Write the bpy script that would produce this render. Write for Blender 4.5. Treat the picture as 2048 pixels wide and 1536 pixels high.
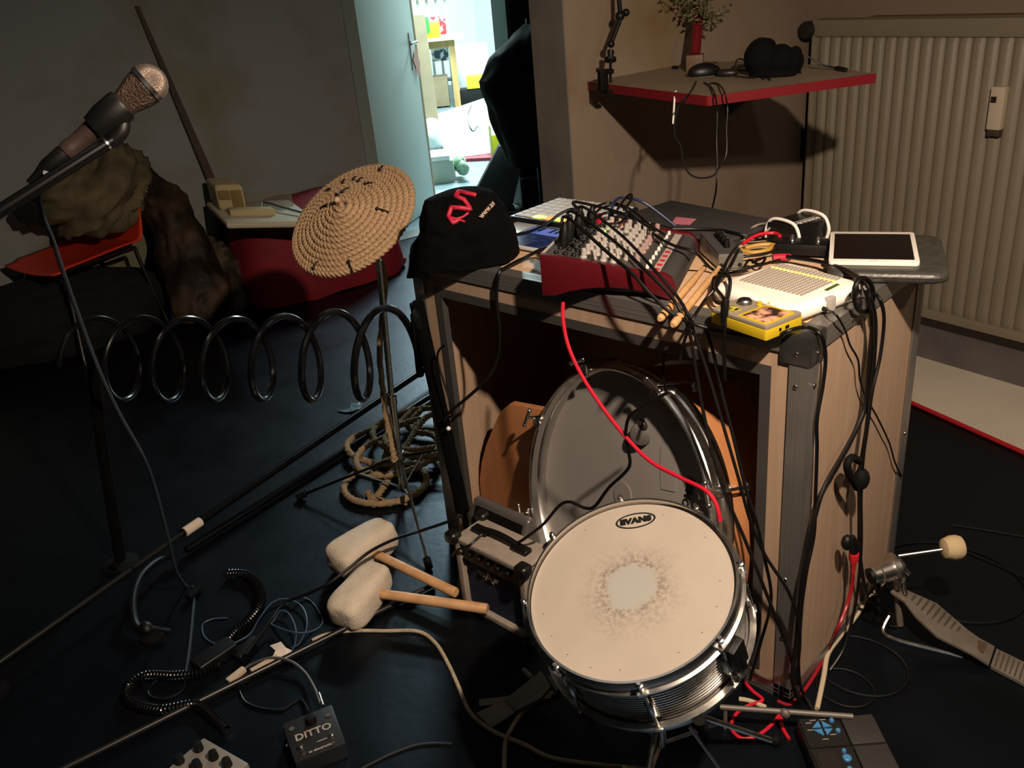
import bpy, bmesh, math, random
from mathutils import Vector as V, Matrix, Euler
from mathutils.bvhtree import BVHTree
random.seed(7)
for o in list(bpy.data.objects): bpy.data.objects.remove(o)
sc = bpy.context.scene
COL = sc.collection

# ---------------------------------------------------------------- camera
FPX, YAW, PIT, ROL = 1776.794556, -0.782202, 0.438957, 0.097384
CAM = V((0.62231, -1.371249, 1.479099))
_f = V((math.sin(YAW)*math.cos(PIT), math.cos(YAW)*math.cos(PIT), -math.sin(PIT)))
_r = V((math.cos(YAW), -math.sin(YAW), 0)); _d = _f.cross(_r)
_rt = _r*math.cos(ROL) + _d*math.sin(ROL); _dn = -_r*math.sin(ROL) + _d*math.cos(ROL)
cam = bpy.data.cameras.new('camera'); co = bpy.data.objects.new('camera', cam); COL.objects.link(co)
cam.sensor_width = 36.0; cam.lens = FPX/2048*36.0; cam.clip_start = 0.02
co.matrix_world = Matrix(((_rt.x, -_dn.x, -_f.x, CAM.x), (_rt.y, -_dn.y, -_f.y, CAM.y), (_rt.z, -_dn.z, -_f.z, CAM.z), (0, 0, 0, 1)))
sc.camera = co

# ---------------------------------------------------------------- world, lights, exposure
w = bpy.data.worlds.new('world'); sc.world = w; w.use_nodes = True
w.node_tree.nodes['Background'].inputs[0].default_value = (0.8, 0.75, 0.7, 1)
w.node_tree.nodes['Background'].inputs[1].default_value = 0.004
sc.view_settings.view_transform = 'Standard'; sc.view_settings.look = 'None'
sc.view_settings.gamma = 1; sc.view_settings.use_curve_mapping = False
sc.view_settings.exposure = 0.0
def lamp(name, kind, loc, energy, color, size=0.05, target=None, spot=None, size_y=None):
    l = bpy.data.lights.new(name, kind); l.energy = energy; l.color = color
    if kind == 'AREA':
        l.size = size
        if size_y: l.shape = 'RECTANGLE'; l.size_y = size_y
    else: l.shadow_soft_size = size
    if spot: l.spot_size = math.radians(spot[0]); l.spot_blend = spot[1]
    o = bpy.data.objects.new(name, l); COL.objects.link(o); o.location = loc
    if target is not None: o.rotation_euler = (V(target)-V(loc)).to_track_quat('-Z', 'Y').to_euler()
    return o
WARM = (1.0, 0.79, 0.61)
lamp('stage_spot_light', 'SPOT', (0.60, -0.60, 1.90), 190, WARM, 0.026, (-0.25, 0.0, 0.3), (140, 0.8))
lamp('second_spot_light', 'SPOT', (1.25, -0.42, 2.0), 17, WARM, 0.03, (-0.2, 0.3, 0.3), (130, 0.7))
lamp('left_wall_fill_light', 'AREA', (-0.9, -0.9, 2.95), 1.6, (1.0, 0.95, 0.86), 0.6, (-0.9, -0.9, 0))  # added fill to lift the left wall, not a known fixture

# walls frame: corner of niche wall and radiator wall
TH = -0.200469
KC = V((-0.958213, 2.003354, 0)); TT = V((math.cos(TH), math.sin(TH), 0)); NN = V((math.sin(TH), -math.cos(TH), 0))
def WL(t, n, z=0): return KC + TT*t + NN*n + V((0, 0, z))
DT = -2.585                      # door wall
lamp('store_room_tube_light', 'AREA', WL(DT-1.7, -1.4, 2.75), 330, (0.72, 0.95, 1.0), 1.5, WL(DT-1.7, -1.4, 0), None, 0.5)
lamp('store_room_rear_tube_light', 'AREA', WL(DT-3.4, -2.4, 2.75), 300, (0.82, 1.0, 0.97), 1.5, WL(DT-3.4, -2.4, 0), None, 0.5)

# ---------------------------------------------------------------- picking points in the room
def ray(x, y): return _rt*((x-1024)/FPX) + _dn*((y-768)/FPX) + _f
def P(x, y, z=0.0): d = ray(x, y); return CAM + d*((z-CAM.z)/d.z)
def PL(x, y, p0, n): d = ray(x, y); n = V(n); return CAM + d*((V(p0)-CAM).dot(n)/d.dot(n))
def PY(x, y, yy): return PL(x, y, (0, yy, 0), (0, 1, 0))
def PX(x, y, xx): return PL(x, y, (xx, 0, 0), (1, 0, 0))
def PD(x, y, d): return CAM + ray(x, y)*d
BW, BD, BH = 1.05, 0.543, 0.847   # flight case

# ---------------------------------------------------------------- materials
def lin(c):
    c = c/255.0
    return c/12.92 if c <= 0.04045 else ((c+0.055)/1.055)**2.4
def rgb(h):
    if isinstance(h, str): h = (int(h[0:2], 16), int(h[2:4], 16), int(h[4:6], 16))
    return (lin(h[0]), lin(h[1]), lin(h[2]), 1)
MATS = {}
def mat(name, col, rough=0.5, metal=0.0, col2=None, scale=20, stretch=(1, 1, 1), lo=0.35, hi=0.65, bump=0.0, bscale=60, emit=None, est=1.0, coat=0.0, trans=0.0, alpha=1.0, spec=0.5, rough2=None, wave=None, detail=4, tint=None):
    if name in MATS: return MATS[name]
    m = bpy.data.materials.new(name); m.use_nodes = True; nt = m.node_tree; b = nt.nodes['Principled BSDF']
    b.inputs['Base Color'].default_value = rgb(col); b.inputs['Roughness'].default_value = rough; b.inputs['Metallic'].default_value = metal
    b.inputs['Specular IOR Level'].default_value = spec
    if tint: b.inputs['Specular Tint'].default_value = rgb(tint)
    if coat: b.inputs['Coat Weight'].default_value = coat; b.inputs['Coat Roughness'].default_value = 0.1
    if trans: b.inputs['Transmission Weight'].default_value = trans
    if alpha < 1: b.inputs['Alpha'].default_value = alpha
    if emit: b.inputs['Emission Color'].default_value = rgb(emit); b.inputs['Emission Strength'].default_value = est
    tc = nt.nodes.new('ShaderNodeTexCoord')
    if col2 or rough2 is not None:
        mp = nt.nodes.new('ShaderNodeMapping'); mp.inputs['Scale'].default_value = stretch; nt.links.new(tc.outputs['Object'], mp.inputs[0])
        if wave:
            n = nt.nodes.new('ShaderNodeTexWave'); n.inputs['Scale'].default_value = scale; n.inputs['Distortion'].default_value = wave; n.inputs['Detail'].default_value = 3; n.inputs['Detail Scale'].default_value = 1.5
        else:
            n = nt.nodes.new('ShaderNodeTexNoise'); n.inputs['Scale'].default_value = scale; n.inputs['Detail'].default_value = detail
        nt.links.new(mp.outputs[0], n.inputs['Vector'])
        r = nt.nodes.new('ShaderNodeValToRGB'); r.color_ramp.elements[0].position = lo; r.color_ramp.elements[1].position = hi
        nt.links.new(n.outputs['Fac'], r.inputs[0])
        if col2:
            r.color_ramp.elements[0].color = rgb(col); r.color_ramp.elements[1].color = rgb(col2)
            nt.links.new(r.outputs[0], b.inputs['Base Color'])
        if rough2 is not None:
            mr = nt.nodes.new('ShaderNodeMapRange'); mr.inputs[3].default_value = rough; mr.inputs[4].default_value = rough2
            nt.links.new(n.outputs['Fac'], mr.inputs[0]); nt.links.new(mr.outputs[0], b.inputs['Roughness'])
    if bump:
        n2 = nt.nodes.new('ShaderNodeTexNoise'); n2.inputs['Scale'].default_value = bscale; n2.inputs['Detail'].default_value = 5
        nt.links.new(tc.outputs['Object'], n2.inputs['Vector'])
        bp = nt.nodes.new('ShaderNodeBump'); bp.inputs['Strength'].default_value = bump; bp.inputs['Distance'].default_value = 0.01
        nt.links.new(n2.outputs['Fac'], bp.inputs['Height']); nt.links.new(bp.outputs[0], b.inputs['Normal'])
    MATS[name] = m
    return m
BLK = mat('black_plastic', '070707', 0.5, spec=.35)
RUB = mat('black_rubber', '050505', 0.8, spec=.2)
CABLE = mat('black_cable_jacket', '080707', 0.45, spec=.4)
CHROME = mat('chrome', 'd6d3ce', 0.2, 1.0, rough2=0.34, scale=40)
STEEL = mat('brushed_steel', '8d8d8c', 0.35, 1.0)
ALU = mat('scuffed_aluminium', '85827e', 0.34, 0.7, '93908c', 6, (1, 1, 1), 0.3, 0.7, bump=0.02, bscale=30)
WHITE = mat('white_plastic', 'e9e6df', 0.4)
REDC = mat('red_cable_jacket', 'c01830', 0.4)
DARKM = mat('black_metal', '0c0c0d', 0.3, 0.4)
WOODL = mat('pale_turned_wood', 'b98a5c', 0.5, 0, 'cfa478', 30, (1, 1, 1), 0.3, 0.7)

# ---------------------------------------------------------------- mesh building
WLOC = {}
class MB:
    def __init__(s): s.v = []; s.f = []
    def add(s, vs, fs):
        o = len(s.v); s.v += [V(v) for v in vs]; s.f += [tuple(i+o for i in f) for f in fs]; return s
    def box(s, c, size, M=None):
        c = V(c); x, y, z = size[0]/2, size[1]/2, size[2]/2
        vs = [V((a*x, b*y, g*z)) for a in (-1, 1) for b in (-1, 1) for g in (-1, 1)]
        vs = [(M @ v if M else v)+c for v in vs]
        return s.add(vs, [(0, 1, 3, 2), (4, 6, 7, 5), (0, 4, 5, 1), (2, 3, 7, 6), (0, 2, 6, 4), (1, 5, 7, 3)])
    def hexa(s, b, t):      # bottom quad, top quad (matching order)
        return s.add(list(b)+list(t), [(3, 2, 1, 0), (4, 5, 6, 7), (0, 1, 5, 4), (1, 2, 6, 5), (2, 3, 7, 6), (3, 0, 4, 7)])
    def prism(s, poly, d):  # poly of points, extruded by vector d
        n = len(poly); d = V(d); vs = [V(p) for p in poly]+[V(p)+d for p in poly]
        return s.add(vs, [tuple(range(n))[::-1], tuple(range(n, 2*n))]+[(i, (i+1) % n, n+(i+1) % n, n+i) for i in range(n)])
    def cyl(s, a, b, r0, r1=None, n=12, cap=True):
        r1 = r0 if r1 is None else r1; a = V(a); b = V(b); ax = (b-a).normalized()
        u = ax.orthogonal().normalized(); v = ax.cross(u)
        vs = []
        for p, r in ((a, r0), (b, r1)):
            vs += [p+(u*math.cos(2*math.pi*i/n)+v*math.sin(2*math.pi*i/n))*r for i in range(n)]
        fs = [(i, (i+1) % n, n+(i+1) % n, n+i) for i in range(n)]
        if cap: fs += [tuple(range(n))[::-1], tuple(range(n, 2*n))]
        return s.add(vs, fs)
    def lathe(s, a, ax, prof, n=32, cap=True):     # prof: (dist along axis, radius)
        a = V(a); ax = V(ax).normalized(); u = ax.orthogonal().normalized(); v = ax.cross(u); vs = []; fs = []
        for h, r in prof: vs += [a+ax*h+(u*math.cos(2*math.pi*i/n)+v*math.sin(2*math.pi*i/n))*r for i in range(n)]
        for k in range(len(prof)-1): fs += [(k*n+i, k*n+(i+1) % n, (k+1)*n+(i+1) % n, (k+1)*n+i) for i in range(n)]
        if cap: fs += [tuple(range(n))[::-1], tuple(range((len(prof)-1)*n, len(prof)*n))]
        return s.add(vs, fs)
    def ring(s, a, ax, prof, n=64):                # closed profile of revolution
        a = V(a); ax = V(ax).normalized(); u = ax.orthogonal().normalized(); v = ax.cross(u); vs = []; fs = []; m = len(prof)
        for h, r in prof: vs += [a+ax*h+(u*math.cos(2*math.pi*i/n)+v*math.sin(2*math.pi*i/n))*r for i in range(n)]
        for k in range(m): fs += [(k*n+i, k*n+(i+1) % n, ((k+1) % m)*n+(i+1) % n, ((k+1) % m)*n+i) for i in range(n)]
        return s.add(vs, fs)
    def tube(s, pts, r, n=8, cap=True, twist=None):
        pts = [V(p) for p in pts]; m = len(pts); vs = []; fs = []
        t = (pts[1]-pts[0]).normalized(); u = t.orthogonal().normalized(); dist = 0
        for i, p in enumerate(pts):
            t2 = (pts[min(i+1, m-1)]-pts[max(i-1, 0)])
            t2 = t2.normalized() if t2.length > 1e-9 else t
            u = u - t2*u.dot(t2); u = u.normalized() if u.length > 1e-6 else t2.orthogonal().normalized()
            v = t2.cross(u); t = t2
            if i: dist += (p-pts[i-1]).length
            rr = r(i/(m-1)) if callable(r) else r
            for k in range(n):
                a = 2*math.pi*k/n
                q = rr
                if twist: q = rr*(1+0.22*math.cos(3*(a-dist*twist)))
                vs.append(p+(u*math.cos(a)+v*math.sin(a))*q)
        for i in range(m-1): fs += [(i*n+k, i*n+(k+1) % n, (i+1)*n+(k+1) % n, (i+1)*n+k) for k in range(n)]
        if cap: fs += [tuple(range(n))[::-1], tuple(range((m-1)*n, m*n))]
        return s.add(vs, fs)
    def ball(s, c, r, n=16, m=10, M=None, zmin=-1.0):
        c = V(c); rr = V(r) if hasattr(r, '__len__') else V((r, r, r)); vs = []; fs = []
        for i in range(m+1):
            th = math.pi*i/m
            for k in range(n):
                ph = 2*math.pi*k/n; q = V((math.sin(th)*math.cos(ph)*rr.x, math.sin(th)*math.sin(ph)*rr.y, max(math.cos(th), zmin)*rr.z))
                vs.append((M @ q if M else q)+c)
        for i in range(m): fs += [(i*n+k, (i+1)*n+k, (i+1)*n+(k+1) % n, i*n+(k+1) % n) for k in range(n)]
        return s.add(vs, fs)
    def grid(s, fn, nu, nv, thick=None):
        vs = [fn(i/nu, j/nv) for i in range(nu+1) for j in range(nv+1)]
        fs = [(i*(nv+1)+j, (i+1)*(nv+1)+j, (i+1)*(nv+1)+j+1, i*(nv+1)+j+1) for i in range(nu) for j in range(nv)]
        return s.add(vs, fs)
    def build(s, name, m, parent=None, bevel=0.0, seg=2, smooth=None, solid=0.0, sub=0, label=None, disp=0.0, dscale=0.1):
        me = bpy.data.meshes.new(name)
        if parent is not None: org = V(WLOC[parent.name]); rel = org
        else:
            xs = [v.x for v in s.v]; ys = [v.y for v in s.v]; zs = [v.z for v in s.v]
            org = V(((min(xs)+max(xs))/2, (min(ys)+max(ys))/2, min(zs)))
        if parent is not None: loc = V((0, 0, 0))
        else: loc = org
        me.from_pydata([tuple(v-org) for v in s.v], [], s.f)
        bm = bmesh.new(); bm.from_mesh(me); bmesh.ops.remove_doubles(bm, verts=bm.verts, dist=1e-6)
        bmesh.ops.recalc_face_normals(bm, faces=bm.faces)
        if bevel: bmesh.ops.bevel(bm, geom=[e for e in bm.edges if e.calc_face_angle(0) > 0.5], offset=bevel, segments=seg, profile=0.6, affect='EDGES', clamp_overlap=True)
        for f in bm.faces: f.smooth = True
        ang = 0.6 if smooth is None else smooth
        for e in bm.edges: e.smooth = e.calc_face_angle(0) < ang
        bm.to_mesh(me); bm.free()
        ob = bpy.data.objects.new(name, me); COL.objects.link(ob); ob.location = loc
        me.materials.append(m)
        if parent is not None: ob.parent = parent
        WLOC[ob.name] = tuple(org)
        if solid: md = ob.modifiers.new('thickness', 'SOLIDIFY'); md.thickness = solid; md.offset = 0
        if sub: md = ob.modifiers.new('smooth', 'SUBSURF'); md.levels = sub; md.render_levels = sub
        if disp:
            tx = bpy.data.textures.new(name+'_relief', 'CLOUDS'); tx.noise_scale = dscale
            md = ob.modifiers.new('relief', 'DISPLACE'); md.texture = tx; md.strength = disp; md.mid_level = 0.5
        if label: ob['label'] = label
        return ob
def tag(o, label, cat, group=None, kind=None):
    o['label'] = label; o['category'] = cat
    if group: o['group'] = group
    if kind: o['kind'] = kind
    return o
def struct(o): o['kind'] = 'structure'; return o
def thing(name, loc, label, cat, group=None):
    o = bpy.data.objects.new(name, None); COL.objects.link(o); o.location = V(loc); o.empty_display_size = 0.05
    WLOC[o.name] = tuple(loc); return tag(o, label, cat, group)
def copy_part(ob, parent, offset):      # a copy of a part of the same thing, moved by offset
    c = ob.copy(); COL.objects.link(c); c.parent = parent; c.location = ob.location + V(offset); WLOC[c.name] = WLOC[ob.name]; return c
def smooth(pts, k=8):
    pts = [V(p) for p in pts]; out = []; n = len(pts)
    for i in range(n-1):
        p0 = pts[max(i-1, 0)]; p1 = pts[i]; p2 = pts[i+1]; p3 = pts[min(i+2, n-1)]
        for j in range(k):
            t = j/k
            out.append(0.5*((2*p1)+(p2-p0)*t+(2*p0-5*p1+4*p2-p3)*t*t+(3*p1-p0-3*p2+p3)*t**3))
    out.append(pts[-1]); return out
def cable(name, pts, r, m, label, cat='cable', group=None, k=8, n=8, parent=None):
    b = MB().tube(smooth(pts, k), r, n); o = b.build(name, m, parent)
    if parent is None: tag(o, label, cat, group)
    return o
def frame(o, x, y):         # local frame: columns x, y, z=x cross y at origin o
    x = V(x).normalized(); y = V(y); z = x.cross(y).normalized(); y = z.cross(x)
    return Matrix(((x.x, y.x, z.x, o[0]), (x.y, y.y, z.y, o[1]), (x.z, y.z, z.z, o[2]), (0, 0, 0, 1)))
def text_mesh(txt, M, size, m, name, parent, extrude=0.0004, align='CENTER', shear=0.0, bold=0.0, spacing=1.0, label=None, xs=1.0):
    c = bpy.data.curves.new('t', 'FONT'); c.body = txt; c.size = size; c.extrude = extrude; c.align_x = align; c.align_y = 'CENTER'; c.shear = shear; c.offset = bold; c.space_character = spacing; c.resolution_u = 2
    ob = bpy.data.objects.new('t', c); COL.objects.link(ob); dg = bpy.context.evaluated_depsgraph_get()
    me = ob.evaluated_get(dg).to_mesh(); vs = [M @ V((v.co.x*xs, v.co.y, v.co.z)) for v in me.vertices]; fs = [tuple(p.vertices) for p in me.polygons]
    ob.evaluated_get(dg).to_mesh_clear(); bpy.data.objects.remove(ob); bpy.data.curves.remove(c)
    b = MB(); b.add(vs, fs); return b.build(name, m, parent, label=label)
# ================================================================= the room
def wbox(t0, t1, n0, n1, z0, z1):
    b = MB(); q = [WL(t0, n0, z0), WL(t1, n0, z0), WL(t1, n1, z0), WL(t0, n1, z0)]
    return b.hexa(q, [p+V((0, 0, z1-z0)) for p in q])
def addw(b, *a):
    t0, t1, n0, n1, z0, z1 = a
    q = [WL(t0, n0, z0), WL(t1, n0, z0), WL(t1, n1, z0), WL(t0, n1, z0)]
    return b.hexa(q, [p+V((0, 0, z1-z0)) for p in q])
M_CONC = mat('pale_concrete', 'c4b9a9', 0.6, 0, 'd0c6b6', 3, lo=0.3, hi=0.7, bump=0.08, bscale=25)
M_STORE = mat('store_concrete', '5d7076', 0.45, 0, '74868b', 2.5, bump=0.05)
M_VINYL = mat('black_dance_vinyl', '040506', 0.3, 0, '08090b', 5, lo=0.3, hi=0.75, bump=0.05, bscale=45, rough2=0.5, spec=0.5, tint='9cc4ee')
M_GREY = mat('scuffed_grey_wall_paint', '8b9092', 0.8, 0, '77755a', 1.7, lo=0.46, hi=0.68, bump=0.06, bscale=40)
M_NICHE = mat('stained_beige_wall_paint', '796a5b', 0.85, 0, '6a5632', 3.2, lo=0.52, hi=0.78, bump=0.08, bscale=30, detail=6)
M_DARKW = mat('dark_grey_wall_paint', '4e4a46', 0.8, bump=0.05)
M_PIL = mat('grey_painted_wall_end', '6b655e', 0.8, 0, '59544e', 4, bump=0.06)
M_WHITEW = mat('white_store_wall', 'e4ebe8', 0.8)
M_BASE = mat('dark_grey_skirting_paint', '4f4a48', 0.6, 0, '5f5957', 6)
struct(wbox(-9.4, 4.2, -4.8, 5.2, -0.1, 0.0).build('floor', M_CONC))
# black dance vinyl: its edge runs along the red cable
e1, e2 = P(1825, 813), P(2048, 913); ed = (e2-e1).normalized()
poly = [e1-ed*1.1, e2+ed*2.4, WL(3.9, 4.9), WL(DT, 4.9), WL(DT, -0.95), WL(-0.16, -0.95), WL(-0.16, 1.19), WL(0.0, 1.19)]
struct(MB().prism([V((p.x, p.y, 0.0)) for p in poly], (0, 0, 0.004)).build('floor_vinyl', M_VINYL))
struct(wbox(-9.2, DT-0.13, -4.6, 2.4, 0.0, 0.003).build('floor_store_room', M_STORE))
struct(wbox(-9.4, 4.2, -4.8, 5.2, 3.0, 3.1).build('ceiling', M_GREY))
struct(wbox(0.0, 4.0, -0.2, 0.0, 0.0, 3.0).build('wall_right', M_NICHE))
struct(wbox(0.0, 4.0, 0.0, 0.014, 0.0, 0.205).build('baseboard_right', M_BASE))
b = MB(); addw(b, -0.16, 0.0, -1.2, 1.198, 0, 3.0)
wm = struct(b.build('wall_middle', M_NICHE))
struct(wbox(-0.163, 0.0, 1.198, 1.204, 0, 3.0).build('trim_1', M_PIL))
struct(wbox(DT, -0.16, -1.2, -1.0, 0, 3.0).build('wall_back', M_DARKW))
struct(wbox(DT-0.13, DT, 0.605, 5.0, 0, 3.0).build('wall_left', M_GREY))
b = MB(); addw(b, DT-0.13, DT, -1.0, -0.43, 0, 3.0); addw(b, DT-0.13, DT, -0.43, 0.605, 2.05, 3.0)
struct(b.build('wall_doorway', M_DARKW))
struct(wbox(DT, 4.0, 5.0, 5.2, 0, 3.0).build('wall_rear', M_GREY))
struct(wbox(4.0, 4.2, 0.0, 5.2, 0, 3.0).build('wall_side', M_GREY))
struct(wbox(-9.4, -9.2, -4.8, 2.6, 0, 3.0).build('wall_store_end', M_WHITEW))
struct(wbox(-9.2, DT, -4.8, -4.6, 0, 3.0).build('wall_store_side', M_WHITEW))
struct(wbox(-9.2, DT-0.13, 2.4, 2.6, 0, 3.0).build('wall_store_near', M_WHITEW))
# steel door frame strips on both sides of the opening
M_FRAME = mat('grey_steel_door_frame', '8f9d98', 0.45)
struct(wbox(DT-0.14, DT+0.012, 0.585, 0.66, 0, 2.09).build('trim_2', M_FRAME))
struct(wbox(DT-0.14, DT+0.012, -0.455, -0.425, 0, 2.09).build('trim_3', M_FRAME))
struct(wbox(DT-0.14, DT+0.01, -0.43, 0.6, -0.001, 0.008).build('trim_4', STEEL))
# door leaf, ajar into the store room
hp = WL(DT-0.08, 0.585); le = P(858, 418); dd = (le-hp); dd.z = 0; dd.normalize(); dn_ = V((-dd.y, dd.x, 0))
M_DOOR = mat('pale_green_grey_door_paint', 'c6d8d0', 0.5, 0, 'b4c8bf', 2.5, lo=0.3, hi=0.8)
def dpt(u, v, z): return hp+dd*u+dn_*v+V((0, 0, z))
def dbox(u0, u1, v0, v1, z0, z1):
    q = [dpt(u0, v0, z0), dpt(u1, v0, z0), dpt(u1, v1, z0), dpt(u0, v1, z0)]; return MB().hexa(q, [p+V((0, 0, z1-z0)) for p in q])
DW = 0.87
door = struct(dbox(0, DW, -0.02, 0.02, 0.01, 2.03).build('door_1', M_DOOR, bevel=0.003))
sg = -1 if (CAM-hp).dot(dn_) < 0 else 1
hx = PL(822, 95, hp+dn_*0.02*sg, dn_); hu = (hx-hp).dot(dd); hz = hx.z
dbox(hu-0.02, hu+0.02, *sorted((0.02*sg, 0.026*sg)), hz-0.14, hz+0.09).build('handle_plate', STEEL, door)
MB().tube(smooth([dpt(hu, 0.02*sg, hz+0.03), dpt(hu, 0.065*sg, hz+0.03), dpt(hu-0.03, 0.07*sg, hz+0.03), dpt(hu-0.11, 0.07*sg, hz+0.028)], 6), 0.009).build('door_handle', STEEL, door)
dbox(DW-0.02, DW+0.004, -0.022, 0.022, 0.01, 2.03).build('edge_strip', mat('door_edge_wood', 'a58f6a', 0.6), door)
cx = PL(832, 128, hp+dn_*0.024*sg, dn_); cu = (cx-hp).dot(dd); cz = cx.z
b = MB(); cq = [dpt(cu-.05, .028*sg, cz+.03), dpt(cu+.01, .028*sg, cz+.1), dpt(cu+.055, .03*sg, cz+.0), dpt(cu+.01, .03*sg, cz-.09)]
b.prism(cq, dn_*0.002*sg); tag(b.build('hanging_card', mat('pink_card', 'e8b9a2', 0.7)), 'pale pink card hanging from the door handle', 'card')

# ================================================================= store room behind the door
SR = 'store room clutter'
M_PINE = mat('pine_timber', 'b79a63', 0.6, 0, 'a3854f', 8, (1, 1, 0.15))
M_CARD = mat('brown_cardboard', '8e7f63', 0.8, 0, '82745a', 6)
M_SHEET = mat('white_foam_sheet', 'e9efec', 0.7)
M_YEL = mat('yellow_plastic', 'd8d81a', 0.45)
def stand_box(name, px, py, w, d, h, m, label, cat, rz=0.0, z=0.0, bevel=0.004):
    c = P(px, py, z); R = Matrix.Rotation(TH+rz, 3, 'Z')
    o = MB().box(c+V((0, 0, h/2)), (w, d, h), R).build(name, m, None, bevel); tag(o, label, cat); return o
# red mat
r0 = P(895, 330); r1 = P(985, 322)
mq = [P(880, 327), P(985, 322), P(985, 285), P(905, 285)]
tag(MB().prism(mq, (0, 0, 0.03)).build('floor_mat', mat('dull_red_mat', '9d3a44', 0.8)), 'dull red foam mat lying on the store room floor', 'mat')
# curved white foam sheet lying on the mat and rising behind
s0, s1 = P(893, 318, .035), P(985, 306, .035); sb0, sb1 = P(878, 268, .035), P(1000, 250, .035)
up = V((0, 0, 1))
def sheet(u, v):
    a = s0.lerp(s1, u); c = sb0.lerp(sb1, u)
    if v < 0.5: return a.lerp(c, v*2)
    t = (v-0.5)*2; return c+(c-a)*0.25*t*(1-0.4*t)+up*(0.16+0.12*u)*t**1.3
tag(MB().grid(sheet, 10, 16).build('foam_sheet', M_SHEET, None, solid=0.012), 'white foam sheet curling up from the red mat in the bright room', 'sheet')
# work table: top, leg, rail
tb = thing('work_table', P(917, 215), 'pine work table under the yellow tray in the bright store room', 'table')
lg = P(917, 215); tz = (PL(905, 72, lg, (_f.x, _f.y, 0))).z
lx = _r; ly = V((_f.x, _f.y, 0)).normalized()
def lb(b, c, sx, sy, z0, z1): return b.box(c+V((0, 0, (z0+z1)/2)), (sx, sy, z1-z0), Matrix(((lx.x, ly.x, 0), (lx.y, ly.y, 0), (0, 0, 1))))
lb(MB(), lg, 0.07, 0.07, 0, tz-.03).build('leg', M_PINE, tb)
lb(MB(), lg+lx*-0.5+ly*0.3, 0.07, 0.07, 0, tz-.03).build('leg', M_PINE, tb)
lb(MB(), lg+lx*-0.28+ly*0.15, 0.85, 0.6, tz-.03, tz).build('table_top', mat('pale_table_top', 'd9d3b4', 0.6), tb)
lb(MB(), lg+lx*-0.3, 0.62, 0.03, tz-.12, tz-.03).build('rail', M_PINE, tb)
tag(lb(MB(), lg+lx*-0.29+ly*0.1, 0.34, 0.3, tz, tz+.16).build('storage_tray', M_YEL, None, 0.01), 'yellow plastic tray standing on the pine work table', 'tray')
gb = PL(852, 38, lg-ly*0.1, ly)
tag(lb(MB(), V((gb.x, gb.y, 0)), 0.06, 0.02, tz+.06, tz+.23).build('green_carton', mat('green_print_card', '2c8a3a', 0.6), None, 0.003), 'small green and white carton on the yellow tray', 'carton')
# shelving unit with white uprights behind the table
su = thing('shelving_unit', P(885, 215), 'white slotted steel shelving behind the work table', 'shelving')
sb_ = P(885, 215)+ly*0.55
for k in range(4): lb(MB(), sb_+lx*(-.18+.11*k), 0.03, 0.03, 0, 1.5).build('upright', mat('white_steel_upright', 'd5dedb', 0.5), su)
for zz in (0.25, 0.75, 1.2): lb(MB(), sb_+lx*(-.02), 0.42, 0.25, zz, zz+.02).build('shelf_board', mat('grey_shelf_board', '7c8a8a', 0.6), su)
tag(lb(MB(), sb_+lx*0.05-ly*.2, 0.18, 0.03, .78, 1.0).build('red_poster_box', mat('red_white_print', 'd22a38', 0.5, 0, 'f1eeee', 12, lo=.5, hi=.55), None, .002), 'red and white printed box on the white shelving', 'box')
tag(lb(MB(), sb_+lx*0.03-ly*.2, 0.2, 0.03, .5, .74).build('photo_print_box', mat('blue_grey_print', '36506a', 0.5, 0, 'e2ecef', 14, lo=.45, hi=.55), None, .002), 'blue grey printed box below the red poster box', 'box')
# poster on far wall
pw = PL(938, 122, lg+ly*1.2, ly)
tag(lb(MB(), V((pw.x, pw.y, pw.z-.08)), 0.2, 0.01, 0, .14).build('landscape_picture', mat('dark_blue_picture', '1d2b3a', 0.5, 0, 'c8d4dc', 12, lo=.5, hi=.6)), 'small dark picture on the bright white wall', 'picture')
# white storage drawers behind the leg
tag(lb(MB(), P(945, 205)+ly*0.7, 0.5, 0.3, 0, .62).build('white_cabinet', mat('white_cabinet_paint', 'dfe8e8', 0.5), None, .006), 'low white cabinet under the small picture', 'cabinet')
tcs = thing('tool_case', P(948, 212), 'black tool case with yellow lid on the store room floor', 'tool case')
lb(MB(), P(948, 212)+ly*.1, 0.3, 0.22, 0.0, .2).build('case_body', BLK, tcs, .02)
lb(MB(), P(955, 212)+ly*.1, 0.2, 0.2, 0.2, .34).build('lid', mat('bright_yellow_lid', 'e6e02a', 0.45), tcs, .01)
# cardboard box and leaning board by the door
cb = P(877, 212); o = lb(MB(), cb+ly*-.1, 0.30, 0.25, 0.02, 0.36).build('cardboard_box', M_CARD, None, .004); tag(o, 'plain brown cardboard box behind the leaning board', 'box')
b = MB(); f0 = P(872, 283); t0 = PL(838, 30, f0+dd*0.15, V((_f.x, _f.y, 0))); wv = _r*0.085; tv = V((_f.x, _f.y, 0))*0.03
b.hexa([f0-wv, f0+wv*0.6, f0+wv*0.6+tv, f0-wv+tv], [t0-wv, t0+wv*0.6, t0+wv*0.6+tv, t0-wv+tv])
tag(b.build('leaning_board', M_CARD), 'tall brown board leaning beside the open door', 'board')
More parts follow.
